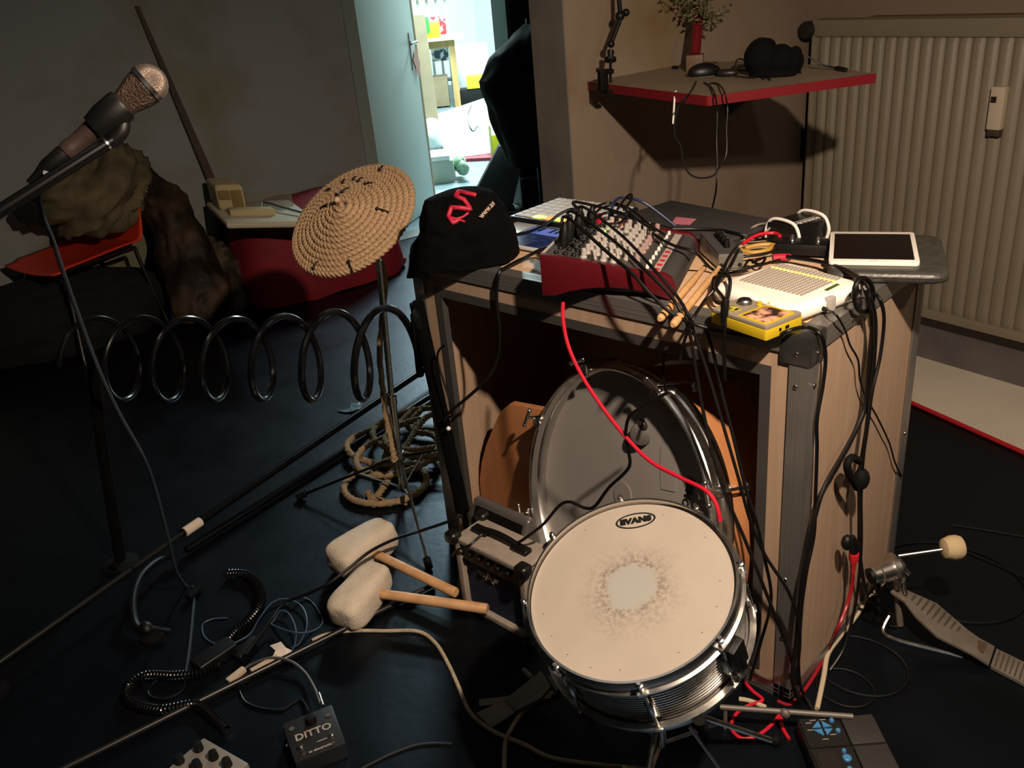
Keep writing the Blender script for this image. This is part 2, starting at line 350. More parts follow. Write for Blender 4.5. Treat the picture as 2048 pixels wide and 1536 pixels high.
# crumpled plastic bag and white carton with green packing
M_BAG = mat('cloudy_plastic_bag', 'c9d6d2', 0.25, alpha=0.75, bump=0.5, bscale=14)
c = P(868, 300); o = MB().ball(c+V((0, 0, .12)), (0.14, 0.13, 0.16), 20, 14, zmin=-.75).build('plastic_bag', M_BAG, None, disp=0.07, dscale=0.09); tag(o, 'cloudy plastic bag standing behind the white carton', 'bag')
wc = thing('white_carton', P(880, 366), 'open white carton of green packaging just inside the door', 'carton')
c = P(880, 366)+ly*.12
lb(MB(), c, 0.24, 0.3, 0, 0.17).build('carton_body', mat('grey_white_carton', 'b7c4b4', 0.7), wc, .004)
lb(MB(), c+lx*-.01, 0.22, 0.3, 0.17, 0.21).build('carton_flap', mat('white_carton_flap', 'eef5f0', 0.7), wc, .012)
for k in range(3): MB().ball(c+lx*(.15+.02*k)+ly*(.05-.09*k)+V((0, 0, .1+.02*(k % 2))), (.05, .05, .06), 12, 8).build('green_packet', mat('green_foil_packet', '2f6b45', 0.35, 0, 'a9c6a5', 20), wc, disp=.03, dscale=.04)
# yellow crate, small white can
yc = thing('yellow_crate', P(985, 318), 'yellow plastic crate leaning beside the black wedge', 'crate')
c = P(990, 318)
lb(MB(), c+lx*0.06, 0.16, 0.02, 0.0, 0.2).build('crate_front', mat('crate_yellow', 'dcd90c', 0.4), yc, .003)
lb(MB(), c+lx*-.02+ly*.12, 0.025, 0.26, 0.0, 0.28).build('crate_side', mat('crate_cream_edge', 'd7d59a', 0.4), yc, .003)
lb(MB(), c+lx*.13+ly*.12, 0.02, 0.26, 0.0, 0.2).build('crate_side', mat('crate_yellow', 'dcd90c'), yc, .003)
c = P(958, 280, .035); tag(MB().lathe(c, (0, 0, 1), [(0, .045), (.11, .045), (.115, .04), (.13, .04)], 16).build('paint_can', mat('pale_blue_can', 'b9cfd6', 0.4)), 'small pale blue can on the white foam sheet', 'can')
cable('mains_flex', [c+V((0, 0, .13)), PD(945, 262, 6.1), PD(935, 235, 6.3), PD(942, 212, 6.6)], .006, CABLE, 'thin dark flex rising from the pale blue can')

# ================================================================= dark clutter right of the doorway
ct = thing('draped_black_coat', WL(-2.2, -.12), 'bulky black cloth draped over tall equipment beside the doorway', 'cloth')
M_CLOTH = mat('black_heavy_cloth', '050606', 0.85, bump=0.3, bscale=12)
pl = WL(-2.15, -0.1); pn = V((_f.x, _f.y, 0)).normalized()
L = [(1060, 42), (1046, 44), (1028, 60), (1008, 82), (985, 105), (966, 135), (956, 152), (962, 180), (972, 205), (984, 235), (996, 262), (1004, 285), (1012, 320)]
from mathutils import noise as mnoise
b = MB(); n = 60; rows = []; nL = 5*(len(L)-1)
for i in range(nL+1):
    t = i/5; k0_ = min(int(t), len(L)-2); x, y = [L[k0_][q]+(L[k0_+1][q]-L[k0_][q])*(t-k0_) for q in (0, 1)]
    a = PL(x, y, pl, pn); rt = PL(1125, y+4, pl, pn); c = (a+rt)/2; hw = (rt-a).length/2
    for k in range(n):
        an = 2*math.pi*k/n; dv = _r*(hw*math.cos(an))+pn*(0.2*math.sin(an)); p = c+dv
        fo = .5*mnoise.noise(p*5)+.8*(.3-abs(mnoise.noise(V((p.x*9, p.y*9, p.z*3)))))
        rows.append(p+dv.normalized()*.045*fo)
b.add(rows, [(i*n+k, i*n+(k+1) % n, (i+1)*n+(k+1) % n, (i+1)*n+k) for i in range(nL) for k in range(n)]+[tuple(range(n)), tuple(range(nL*n, (nL+1)*n))])
b.build('coat_cloth', M_CLOTH, ct, smooth=1.6)
pc = PL(1085, 400, pl+pn*.05, pn)
MB().cyl(V((pc.x, pc.y, 0.004)), V((pc.x, pc.y, 1.2)), .02).build('stand_pole', DARKM, ct)
MB().cyl(V((pc.x, pc.y, 0.004)), V((pc.x, pc.y, .02)), .16, n=20).build('stand_base', DARKM, ct)
for (x, y) in ((1072, 78), (1076, 92), (1078, 152), (1081, 178)):
    q = PL(x, y, pl-pn*.22, pn); MB().ball(q, .009, 8, 6).build('snap_button', STEEL, ct)
# wedge monitor speaker
wq = [P(930, 424), P(1020, 436), P(1020, 436)+pn*.14, P(930, 424)+pn*.1]
b = MB(); b.hexa(wq, [PL(998, 292, wq[0], pn), PL(1050, 300, wq[1], pn), PL(1050, 300, wq[1], pn)+pn*.1, PL(998, 292, wq[0], pn)+pn*.1])
tag(b.build('wedge_speaker', mat('black_speaker_paint', '050607', 0.8), None, .006), 'black slanted wedge speaker standing in the doorway', 'speaker')
# rack case with metal edging
rc = thing('rack_case', P(1072, 440), 'dark rack case with grey edging behind the flight case', 'rack case')
c = P(1072, 440); lb(MB(), c+ly*.1, .13, .1, 0, .26).build('case_body', BLK, rc, .004)
ga = mat('dull_grey_edging', '4c5855', 0.5, .5)
for zz in (.02, .07, .12, .17, .24): lb(MB(), c+ly*.045, .14, .012, zz, zz+(.022 if zz > .2 else .008)).build('edge_bar', ga, rc)
for s in (-1, 1): lb(MB(), c+ly*.045+lx*.068*s, .014, .014, 0, .26).build('edge_post', ga, rc)
sv = thing('grey_bracket_frame', P(1020, 440), 'grey metal bracket frame lying on the floor by the rack case', 'bracket')
c = P(1015, 432)
for s in (-1, 1): lb(MB(), c+lx*.07*s, .035, .2, 0.004, .05).build('side_bar', mat('grey_bracket_paint', '66736f', .5, .3), sv, .003)
lb(MB(), c+ly*.1, .17, .035, 0.004, .05).build('cross_bar', mat('grey_bracket_paint', ''), sv, .003)
lb(MB(), c-ly*.1, .17, .035, 0.004, .05).build('cross_bar', mat('grey_bracket_paint', ''), sv, .003)

# ================================================================= radiator
rad = thing('panel_radiator', WL(0.1, 0.06, .18), 'tall ribbed panel radiator on the right wall', 'radiator')
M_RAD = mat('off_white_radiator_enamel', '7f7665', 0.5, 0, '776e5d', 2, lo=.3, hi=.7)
RZ0, RZ1, RT0, RT1, RN = 0.20, 1.205, 0.058, 2.0, 0.10
b = MB(); pitch = 0.0433; nr = int((RT1-RT0-0.04)/pitch)
prof = []
for k in range(nr):
    t = RT0+0.03+k*pitch
    prof += [(t, 0.0), (t+pitch*.16, 0.009), (t+pitch*.34, .012), (t+pitch*.62, .012), (t+pitch*.8, 0.009), (t+pitch*.96, 0.0)]
prof.append((RT1-.01, 0))
zs = [(RZ0+.03, 0.0), (RZ0+.07, 1.0), (RZ1-.075, 1.0), (RZ1-.05, 0.0)]
vs = [WL(t, RN-.006+d*f, z) for (z, f) in zs for (t, d) in prof]; m = len(prof)
b.add(vs, [(r*m+i, r*m+i+1, (r+1)*m+i+1, (r+1)*m+i) for r in range(len(zs)-1) for i in range(m-1)])
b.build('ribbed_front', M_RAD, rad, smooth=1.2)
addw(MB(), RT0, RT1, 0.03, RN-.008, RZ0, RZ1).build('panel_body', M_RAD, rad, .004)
addw(MB(), RT0, RT1, RN-.01, RN+.005, RZ1-.055, RZ1).build('top_rail', M_RAD, rad, .003)
addw(MB(), RT0, RT1, RN-.01, RN+.005, RZ0, RZ0+.033).build('bottom_rail', M_RAD, rad, .003)
addw(MB(), RT0, RT0+.012, 0.02, RN+.004, RZ0, RZ1).build('side_cover', M_RAD, rad, .003)
addw(MB(), RT0+.2, RT1, .025, RN-.02, RZ1, RZ1+.006).build('top_grille', mat('dusty_grille_metal', '5d4d36', .7), rad)
hm = PL(1997, 222, WL(0, RN+.012), NN)
ht = (hm-KC).dot(TT)
hmt = thing('heat_meter', hm-V((0, 0, .075)), 'white heat meter clipped onto the radiator ribs', 'meter')
addw(MB(), ht-.022, ht+.022, RN+.006, RN+.034, hm.z-.055, hm.z+.075).build('meter_body', WHITE if False else mat('meter_white', 'b8ab96', .5), hmt, .005)
addw(MB(), ht-.017, ht+.0, RN+.034, RN+.036, hm.z+.028, hm.z+.046).build('display', mat('meter_display', '2b2019', .3), hmt)
addw(MB(), ht-.02, ht+.02, RN+.008, RN+.03, hm.z-.075, hm.z-.055).build('clip', mat('dark_clip', '3b3024', .6), hmt, .003)
tv0 = PL(1637, 58, WL(0, .07), NN)
tvt = thing('thermostat_valve', tv0-V((0, 0, .03)), 'dark round thermostat knob at the radiator top corner', 'valve')
MB().lathe(tv0-TT*.02-NN*.0, NN, [(-.02, .02), (0, .026), (.01, .03), (.045, .031), (.055, .027), (.058, .012)], 20).build('knob', mat('dark_valve_knob', '1b1712', .5), tvt)
MB().cyl(tv0-TT*.0, WL(RT0+.01, .07, tv0.z), .012).build('valve_stem', STEEL, tvt)
from mathutils import noise as mnoise
def DEP(p): return (V(p)-CAM).dot(_f)
UP = V((0, 0, 1)); FH = V((_f.x, _f.y, 0)).normalized()      # horizontal view direction
# ================================================================= corner shelf and what lies on it
SZ = 1.130
sL = PL(1176, 163, KC, TT); sL.z = SZ; sC = P(1415, 193, SZ); sR = P(1751, 147.5, SZ); sR2 = P(1625, 129, SZ)
sW = WL(0, (sR2-KC).dot(NN), SZ)
sh = thing('wall_shelf', (sL+sC)/2-V((0, 0, .025)), 'pale wall shelf with red front edges in the niche', 'shelf')
M_SHELF = mat('pale_shelf_laminate', '7d6e5c', 0.5, 0, '736552', 4)
MB().prism([sL, sC, sR, sR2, sW], (0, 0, -.022)).build('shelf_board', M_SHELF, sh)
M_REDE = mat('red_edge_band', '6e0d19', 0.5)
def edge(a, b):
    d = (b-a).normalized(); n = V((d.y, -d.x, 0)); n = n if n.dot(CAM-a) > 0 else -n
    q = [a-UP*.0235, b-UP*.0235, b-UP*.0235+n*.003, a-UP*.0235+n*.003]; return MB().hexa(q, [p+UP*.0245 for p in q])
edge(sL, sC).build('edge_band', M_REDE, sh); edge(sC, sR).build('edge_band', M_REDE, sh)
MB().hexa([WL(0, .45, SZ-.2), WL(.02, .45, SZ-.2), WL(.02, .49, SZ-.2), WL(0, .49, SZ-.2)], [WL(0, .45, SZ-.022), WL(.25, .45, SZ-.022), WL(.25, .49, SZ-.022), WL(0, .49, SZ-.022)]).build('bracket', STEEL, sh)
# clamp arm
ca = P(1213, 172, SZ); cd_ = DEP(ca)-.012
def cp(x, y, off=0): return PD(x, y, cd_+off)
cl = thing('clamp_arm', ca, 'black jointed clamp arm fixed to the shelf end', 'clamp')
b = MB(); b.box(cp(1206, 161, .0), (.016, .03, .062), Matrix.Rotation(TH, 3, 'Z')); b.box(cp(1215, 143), (.035, .022, .014), Matrix.Rotation(TH, 3, 'Z')); b.box(cp(1214, 183), (.034, .022, .010), Matrix.Rotation(TH, 3, 'Z'))
b.build('clamp_body', BLK, cl, .003)
MB().cyl(cp(1221, 165), cp(1221, 118), .004).build('clamp_screw', DARKM, cl)
MB().cyl(cp(1220.5, 122), cp(1220.5, 116), .018, n=16).build('turning_knob', BLK, cl)
MB().lathe(cp(1220.5, 117), cp(1222, 90)-cp(1220.5, 117), [(0, .008), (.012, .009), (.022, .011), (.026, .006)], 12).build('socket', BLK, cl)
MB().ball(cp(1222, 88), .011, 12, 8).build('joint', BLK, cl)
MB().cyl(cp(1222, 88), cp(1240, 40), .0065, n=10).build('lower_arm', BLK, cl)
b = MB(); b.ball(cp(1240, 32), .014, 12, 8); b.ball(cp(1252, 25), .011, 12, 8); b.build('joint', BLK, cl)
MB().cyl(cp(1241, 30), cp(1232, -60), .007, n=10).build('upper_arm', BLK, cl)
MB().ball(cp(1231, -66), .016, 12, 8).build('joint', BLK, cl)
# vase with leafy twig
vb = P(1390, 141, SZ); vd = DEP(vb)
vs_ = thing('twig_vase', vb, 'leafy green twig in a red tube set in a wooden block', 'vase')
def vp(x, y, o=0): return PD(x, y, vd+o)
MB().box(vb+UP*.024, (.052, .052, .048), Matrix.Rotation(.5, 3, 'Z')).build('wooden_block', mat('raw_block_wood', '5e4630', .6), vs_, .002)
t0, t1 = vb+UP*.045, vp(1397, 28); MB().cyl(t0, t0+(t1-t0)*1.0, .0165, n=20).build('red_tube', mat('red_tube_gloss', '5c0a10', .4), vs_)
M_LEAF = mat('dull_olive_leaf', '3c3f24', .6, 0, '5b5a36', 30); M_TWIG = mat('brown_twig', '3a2d1d', .7)
tw = MB(); lf = []
random.seed(3)
for k in range(9):
    a = V((random.uniform(-1, 1), random.uniform(-1, 1), random.uniform(.25, 1.3))).normalized(); pts = [t1-UP*.03]
    for j in range(1, 6): pts.append(pts[-1]+(a+V((random.uniform(-.3, .3), random.uniform(-.3, .3), -.06*j)))*.028)
    pts = [p if (p-KC).dot(TT) > .012 else p+TT*(.014-(p-KC).dot(TT)) for p in pts]; tw.tube(pts, .0014, 5)
    for p in pts[1:]:
        for _ in range(4): lf.append((p+V([random.uniform(-.016, .016) for _ in range(3)]), V((random.uniform(-1, 1), random.uniform(-1, 1), random.uniform(-.8, .6))).normalized()))
tw.build('twig', M_TWIG, vs_)
lm = None
for k, (p, d) in enumerate(lf):
    if (p-KC).dot(TT) < .035: continue
    L = random.uniform(.016, .028); s_ = d.orthogonal().normalized(); u_ = d.cross(s_)
    b = MB(); b.add([p, p+d*L*.35+s_*L*.24+u_*.002, p+d*L, p+d*L*.35-s_*L*.24+u_*.002, p+d*L*.5-u_*.002], [(0, 1, 4), (1, 2, 4), (2, 3, 4), (3, 0, 4)])
    b.build('leaf', M_LEAF, vs_)
# mouse with white belly, lying upside on its side
mo = P(1408, 152, SZ); ms = thing('computer_mouse', mo, 'dark computer mouse with pale underside near the shelf edge', 'mouse')
MR = Matrix.Rotation(0.9, 3, 'Z')
MB().ball(mo+UP*.012, (.05, .03, .026), 20, 12, MR, zmin=-.4).build('shell', mat('dark_mouse_shell', '0b0908', .45), ms)
MB().ball(mo+UP*.004, (.046, .027, .008), 20, 8, MR).build('underside', mat('mouse_pale_base', 'b5aa9c', .4), ms)
MB().cyl(mo+UP*.032+V((.02, .02, 0)), mo+UP*.033+V((.027, .026, -.004)), .006, n=10).build('wheel', BLK, ms)
ad = P(1455, 153, SZ); tag(MB().ball(ad+UP*.01, (.032, .016, .012), 14, 8, Matrix.Rotation(.4, 3, 'Z'), zmin=-.8).build('cable_adapter', mat('dark_adapter_plastic', '1d1814', .45)), 'small dark adapter lying beside the mouse', 'adapter')
pb = P(1353, 139, SZ)+FH*.02; tag(MB().ball(pb+UP*.004, (.014, .008, .006), 10, 6).build('plastic_scrap', RUB), 'tiny black scrap lying left of the twig vase', 'scrap')
# black pouch bundle
bb = P(1550, 156, SZ)+FH*.055; bd = DEP(bb)
po = thing('headphone_bundle', bb, 'black bundled headphones with thick pads on the shelf', 'headphones')
M_PAD = mat('black_pad_fabric', '040404', .9, bump=.2, bscale=40, spec=.15)
def bp_(x, y, o=0): return PD(x, y, bd+o)
b = MB(); b.ball(bp_(1524, 115), (.05, .05, .054), 20, 14); b.build('ear_pad', M_PAD, po, disp=.012, dscale=.03)
b = MB(); b.ball(bp_(1561, 124), (.042, .05, .049), 20, 14); b.build('ear_pad', M_PAD, po, disp=.012, dscale=.03)
b = MB(); b.ball(bp_(1586, 124), (.026, .04, .042), 18, 12); b.build('ear_shell', M_PAD, po, disp=.01, dscale=.02)
b = MB(); b.ball(bp_(1545, 147, .0), (.07, .05, .022), 20, 10); b.build('head_band', M_PAD, po, disp=.008, dscale=.03)
b = MB(); b.tube(smooth([bp_(1552, 142), bp_(1575, 150), bp_(1600, 152)], 6), .013, 10); b.build('swivel_arm', M_PAD, po)
MB().tube(smooth([bp_(1598, 100), bp_(1612, 110), bp_(1640, 128), P(1672, 136, SZ+.006), P(1680, 137, SZ+.006)], 6), .0026, 8).build('lead', CABLE, po)
MB().cyl(P(1673, 136, SZ+.007), P(1692, 139.5, SZ+.007), .006, n=10).build('plug', CABLE, po)
cable('mouse_lead', [P(1435, 140, SZ+.006), P(1465, 138, SZ+.02), P(1476, 118, SZ+.03), P(1495, 126, SZ+.012), P(1472, 140, SZ+.006), P(1500, 142, SZ+.006), P(1530, 158, SZ+.004)], .0022, CABLE, 'thin black lead looped between mouse and headphones')
cable('adapter_lead', [P(1470, 152, SZ+.006), P(1505, 155, SZ+.004), P(1525, 150, SZ+.004), P(1542, 160, SZ+.004)], .002, CABLE, 'thin black lead from the small adapter')
ec = sC.lerp(sL, .2)
def hang(pts, r, m, nm, lab):
    dd_ = DEP(sC)-.02; cable(nm, [p if isinstance(p, V) else PD(p[0], p[1], dd_+(p[2] if len(p) > 2 else 0)) for p in pts], r, m, lab)
hang([P(1392, 163, SZ+.004), P(1385, 178, SZ+.004), (1375, 192, .02), (1356, 215, .03), (1349, 250, .03), (1350, 275, .03), (1361, 290, .03), (1366, 325, .03), (1380, 348, .03), (1400, 356, .03), (1425, 352, .03), (1436, 338, .03)], .0024, CABLE, 'hanging_lead_loop', 'black lead hanging in a wide loop below the shelf')
hang([P(1408, 165, SZ+.004), P(1420, 172, SZ+.004), (1430, 190), (1434, 225, .02), (1433, 280, .02), (1434, 330, .03), (1432, 380, .05), (1424, 418, .2)], .0024, CABLE, 'straight_hanging_lead', 'black lead hanging straight down from the shelf corner')
hang([P(1420, 166, SZ+.004), P(1436, 168, SZ+.004), (1448, 183), (1455, 215, .01), (1453, 255, .01), (1453, 305, .01), (1443, 328, .02), (1435, 340, .03)], .0022, CABLE, 'short_hanging_lead', 'thin black lead dropping off the shelf and joining the loop')
q = sC.lerp(sL, .27); dq = DEP(q)-.01
cable('white_lead', [PD(1353, 182, dq+.03), PD(1350, 187, dq), PD(1348, 215, dq), PD(1346, 248, dq)], .0026, WHITE, 'short white lead hanging over the red shelf edge')

# ================================================================= along the left wall
# wooden stick leaning on the wall
k0 = PL(428, 372, WL(DT+.05, 0), TT); k1 = PL(274, 12, WL(DT+.02, 0), TT); kf = k0+(k0-k1)*.95
kf = k1+(k0-k1)*((k1.z-.0)/(k1.z-k0.z)); 
b = MB(); dk = (k1-kf).normalized(); sd = NN*.02
b.hexa([kf-sd*1.5-TT*.012, kf+sd*1.5-TT*.012, kf+sd*1.5+TT*.012, kf-sd*1.5+TT*.012], [k1-sd*.45-TT*.005, k1+sd*.45-TT*.005, k1+sd*.45+TT*.005, k1-sd*.45+TT*.005])
tag(b.build('wooden_pole', mat('dark_stained_pole', '3a2a20', .6, 0, '4a3427', 6, (1, 1, .2))), 'dark tapered wooden pole leaning on the grey wall', 'pole')
# red shell chair
SHZ = 0.43
s0_, s1_, s2_, s3_ = P(15, 520, SHZ), P(120, 545, SHZ), P(262, 498, SHZ), P(120, 470, SHZ)
ch = thing('shell_chair', P(110, 690), 'red plastic shell chair heaped with clothes by the wall', 'chair')
M_RED = mat('orange_red_seat_plastic', 'd23a1e', .4)
fx = (s2_-s1_).normalized(); fy = (s3_-s2_); fy = (fy-fx*fy.dot(fx)).normalized()
if fy.dot(-TT) < 0: fy = -fy
c0 = s1_   # front right corner nearest the camera
W_, D_ = .42, .46
def seat(u, v):        # u front to back, v side to side, last third sweeps up into the backrest
    if u < .55: s = u/.55*D_; z = SHZ+.02*math.cos(u/.55*3.1)*-.5+.018*(2*v-1)**2; x = s
    else:
        t = (u-.55)/.45; x = D_+.10*math.sin(t*1.2); z = SHZ+.02+.38*t*t*.6+.38*t*.4+.01*(2*v-1)**2; x -= .05*(2*v-1)**2*t
    ed_ = .03 if u < .08 else 0
    return c0+fx*(x-.03)+fy*(W_*(v*(1-.12*max(0, u-.55))+.06*max(0, u-.55)))+UP*(z-SHZ-ed_*.4)
MB().grid(seat, 24, 12).build('seat_shell', M_RED, ch, solid=.008)
M_LEG = mat('chrome_chair_leg', '8f8b86', .25, 1.0)
for (u, v, sp) in ((.04, .1, -1), (.04, .9, -1), (.43, .1, 1), (.43, .9, 1)):
    a = c0+fx*(u*.95)+fy*(W_*v)-UP*.012; ft = a+fx*.05*sp+fy*(.03 if v > .5 else -.03); ft.z = 0.004
    MB().tube([a, a-UP*.03+(ft-a)*.03, ft], .010, 10).build('leg', M_LEG, ch)
for v in (.1, .9): MB().cyl(c0+fx*.04+fy*(W_*v)-UP*.012, c0+fx*.41+fy*(W_*v)-UP*.012, .010, n=10).build('seat_rail', M_LEG, ch)
# clothes: lofted heaps
def heap(name, c, r, m, label, cat, disp=.06, ds=.09, M=None, zmin=-1.0, par=None, seed=0.0):
    b_ = MB().ball((0, 0, 0), r, 72, 44, None, zmin); vs2 = []; rr = V(r) if hasattr(r, '__len__') else V((r, r, r))
    for v in b_.v:
        nrm = V((v.x/rr.x**2, v.y/rr.y**2, v.z/rr.z**2)); nrm = nrm.normalized() if nrm.length > 1e-6 else UP
        p = v+V((seed, seed*1.7, seed*.3)); f_ = 1/ds
        k = .8*mnoise.noise(p*f_*.5)+1.0*(.32-abs(mnoise.noise(V(((p.x+p.z)*f_*.35, p.y*f_*.45, (p.z-p.x)*f_*1.1)))))+.45*(.32-abs(mnoise.noise(V(((p.x+.6*p.z)*f_*.8, p.y*f_*.8, (p.z-.7*p.x)*f_*2.4)))))
        q = v+nrm*disp*k; q.z = max(q.z, zmin*rr.z); vs2.append((M @ q if M else q)+V(c))
    b_.v = vs2; o = b_.build(name, m, par, smooth=1.6)
    if par is None: tag(o, label, cat)
    return o
M_BEIGE = mat('beige_cotton', '6e6349', .9, 0, '554b37', 12, bump=.4, bscale=14)
M_BRN = mat('brown_leather', '4a3526', .45, 0, '33251b', 10, bump=.4, bscale=12)
M_OLV = mat('dark_olive_cloth', '2b261c', .85, bump=.4, bscale=12)
M_DGR = mat('dark_green_cloth', '070b09', .95, bump=.4, bscale=12)
RZ = Matrix(((fx.x, fy.x, 0), (fx.y, fy.y, 0), (0, 0, 1)))
sc0 = c0+fx*.30+fy*.22
heap('beige_shirt', PD(198, 382, DEP(sc0)-.11), (.22, .16, .185), M_BEIGE, 'beige shirt heaped on the red shell chair', 'shirt', .11, .11, RZ, seed=2.3)
heap('dark_sweater', PD(105, 420, DEP(sc0)-.16), (.14, .12, .08), mat('near_black_knit', '0a0908', .9, bump=.4, bscale=20), 'dark sweater lying on the front of the red chair seat', 'sweater', .08, .09, RZ)
jb = DEP(c0+fx*.5+fy*.2)
b = MB()
jl = [(240, 314, .06), (272, 342, .13), (308, 385, .165), (342, 440, .19), (365, 500, .22), (388, 560, .235), (392, 618, .215)]
rows = []; n = 72; nj = 8*(len(jl)-1)
for i in range(nj+1):
    t = i/8; k0_ = min(int(t), len(jl)-2); f_ = t-k0_; x, y, w_ = [jl[k0_][q]+(jl[k0_+1][q]-jl[k0_][q])*f_ for q in range(3)]
    c = PD(x+8, y+10, jb-.03*t/6)
    for k in range(n):
        an = 2*math.pi*k/n; dirv = _r*(.62*math.cos(an))+FH*(.5*math.sin(an)); p = c+dirv*w_
        fo = .9*mnoise.noise(p*7)+1.0*(.3-abs(mnoise.noise(V((p.x*11, p.y*11, p.z*5)))))+.6*(.3-abs(mnoise.noise(p*22)))
        p = p+dirv.normalized()*(.036*fo); p.z = max(p.z, .008); rows.append(p)
b.add(rows, [(i*n+k, i*n+(k+1) % n, (i+1)*n+(k+1) % n, (i+1)*n+k) for i in range(nj) for k in range(n)]+[tuple(range(n)), tuple(range(nj*n, (nj+1)*n))])
tag(b.build('leather_jacket', mat('brown_leather_painted_highlights', '1c140e', .65, 0, '4a3828', 7, lo=.45, hi=.68, bump=.15, bscale=20, spec=.3), None, smooth=1.6), 'brown leather jacket hanging over the red chair back', 'jacket')  # lighter brown mottling paints the leather's highlights into its colour
heap('camouflage_bag', WL(DT+.30, 1.78, .16), (.17, .2, .2), mat('mottled_brown_canvas', '2a2219', .85, 0, '5c4c3a', 9, lo=.45, hi=.6, bump=.4, bscale=12), 'mottled brown canvas bag slumped beside the red sack', 'bag', .08, .1, Matrix((TT, NN, UP)).transposed(), -.8)
# rolled dark cloth on the bag
b = MB().cyl(PD(420, 490, DEP(P(430, 600))), PD(470, 540, DEP(P(430, 600))-.1), .075, .08, 20); tag(b.build('rolled_cloth', M_OLV, None, .015, disp=.02, dscale=.05), 'dark rolled cloth lying on the canvas bag', 'cloth')
heap('dark_floor_bag', WL(DT+.24, 2.46, .15), (.2, .5, .19), M_DGR, 'dark green bag pushed under the red chair', 'bag', .06, .1, Matrix((TT, NN, UP)).transposed(), -.9)
o = heap('clear_plastic_wrap', P(115, 655)+UP*.035, (.07, .05, .035), mat('clear_crinkled_film', 'b9b4ad', .15, alpha=.45, bump=.8, bscale=30), 'crumpled clear plastic wrap glinting under the red chair', 'plastic wrap', .05, .02, None, -.9)
# big red sack
rk = P(600, 595); M_SACK = mat('deep_red_sack_cloth', '8e0d22', .75, 0, '74091b', 3, bump=.25, bscale=10)
b = MB(); n = 40
ol = [(0.0, 1.0), (.06, 1.04), (.18, 1.03), (.33, .97), (.42, .88), (.465, .62), (.475, .3), (.475, .0)]
cc = WL(DT+.34, 1.20); rows = []
for z, s in ol:
    for k in range(n):
        an = 2*math.pi*k/n; ca_, sa = math.cos(an), math.sin(an)
        rx = math.copysign(abs(ca_)**.6, ca_)*.27*s; ry = math.copysign(abs(sa)**.6, sa)*.44*s
        rows.append(cc+TT*rx+NN*ry+UP*(z+.006+(.0 if z > .3 else .0)))
b.add(rows, [(i*n+k, i*n+(k+1) % n, (i+1)*n+(k+1) % n, (i+1)*n+k) for i in range(len(ol)-1) for k in range(n)]+[tuple(range(n))])
tag(b.build('red_sack', M_SACK, None, disp=.05, dscale=.15), 'big deep red cloth sack against the grey wall', 'sack')
heap('crumpled_cloth', P(765, 540)+UP*.05, (.1, .13, .05), mat('faded_red_cloth', '8a3040', .8, bump=.3, bscale=14), 'crumpled faded red cloth on the floor by the door', 'cloth', .05, .06, None, -.9)
# cream paper trimmer on the sack
tz0 = .515
ta, tb_, tc_ = P(412, 404, tz0), P(452, 446, tz0), P(640, 442, tz0); td_ = ta+(tc_-tb_)
tr = thing('paper_trimmer', tb_-UP*.03, 'cream plastic trimmer board resting on the red sack', 'trimmer')
M_CREAM = mat('aged_cream_plastic', 'd3c294', .5); M_CREAM2 = mat('aged_cream_tray', 'dbd2bb', .45)
MB().prism([ta, tb_, tc_, td_], (0, 0, -.03)).build('tray', M_CREAM2, tr, .012, 3)
ux = (tc_-tb_).normalized(); uy = (ta-tb_).normalized()
def trb(u0, u1, v0, v1, z0, z1):
    q = [tb_+ux*u+uy*v+UP*z0 for (u, v) in ((u0, v0), (u1, v0), (u1, v1), (u0, v1))]; return MB().hexa(q, [p+UP*(z1-z0) for p in q])
tl = (ta-tb_).length; tw_ = (tc_-tb_).length
trb(.03, .18, tl*.55, tl*1.0, 0, .125).build('cutter_head', M_CREAM, tr, .018, 3)
trb(.04, .105, tl*.53, tl*.55, .055, .10).build('head_panel', mat('darker_cream_panel', '94814f', .5), tr, .004)
trb(.11, .17, tl*.53, tl*.55, .01, .10).build('head_panel', mat('darker_cream_panel', ''), tr, .004)
trb(.06, tw_*.62, tl*.28, tl*.42, 0, .03).build('guide_bar', M_CREAM, tr, .004)
trb(.16, tw_*.95, tl*.7, tl*.72, 0, .07).build('clear_guard', mat('clear_guard_plastic', '8d8577', .15, alpha=.35), tr)
MB().tube(smooth([tb_+ux*tw_*.5+uy*tl*.4+UP*.02, tb_+ux*tw_*.6+uy*tl*.6+UP*.03, tb_+ux*tw_*.75+uy*tl*.45+UP*.02, tb_+ux*tw_*1.0+uy*tl*.1+UP*.01], 6), .005, 8).build('lever_wire', STEEL, tr)
# ================================================================= flight case
fc = thing('flight_case', (-BW/2, BD/2, 0), 'large plywood flight case with aluminium edges holding the drums', 'flight case')
def plywood(name, c1, c2, sc_, st):
    return mat(name, c1, .55, 0, c2, sc_, st, .3, .75, bump=.03, bscale=50)
M_PLY = plywood('pale_plywood', 'a18770', 'af957e', 9, (9, 9, .35))
M_PLYT = plywood('lamplit_plywood_top', 'cba884', 'd6b592', 7, (.5, 10, 9))  # same wood as the sides, overhead lamplight painted into its lighter colour
def bx(x0, x1, y0, y1, z0, z1): return MB().box(((x0+x1)/2, (y0+y1)/2, (z0+z1)/2), (x1-x0, y1-y0, z1-z0))
bx(-BW+.004, -.004, .004, BD-.004, BH-.014, BH-.002).build('top_panel', M_PLYT, fc)
bx(-.014, -.002, .004, BD-.004, .004, BH-.014).build('side_panel', M_PLY, fc)
bx(-BW+.002, -BW+.014, .004, BD-.004, .004, BH-.014).build('side_panel', M_PLY, fc)
bx(-BW+.014, -.014, BD-.014, BD-.004, .004, BH-.014).build('back_panel', M_PLY, fc)
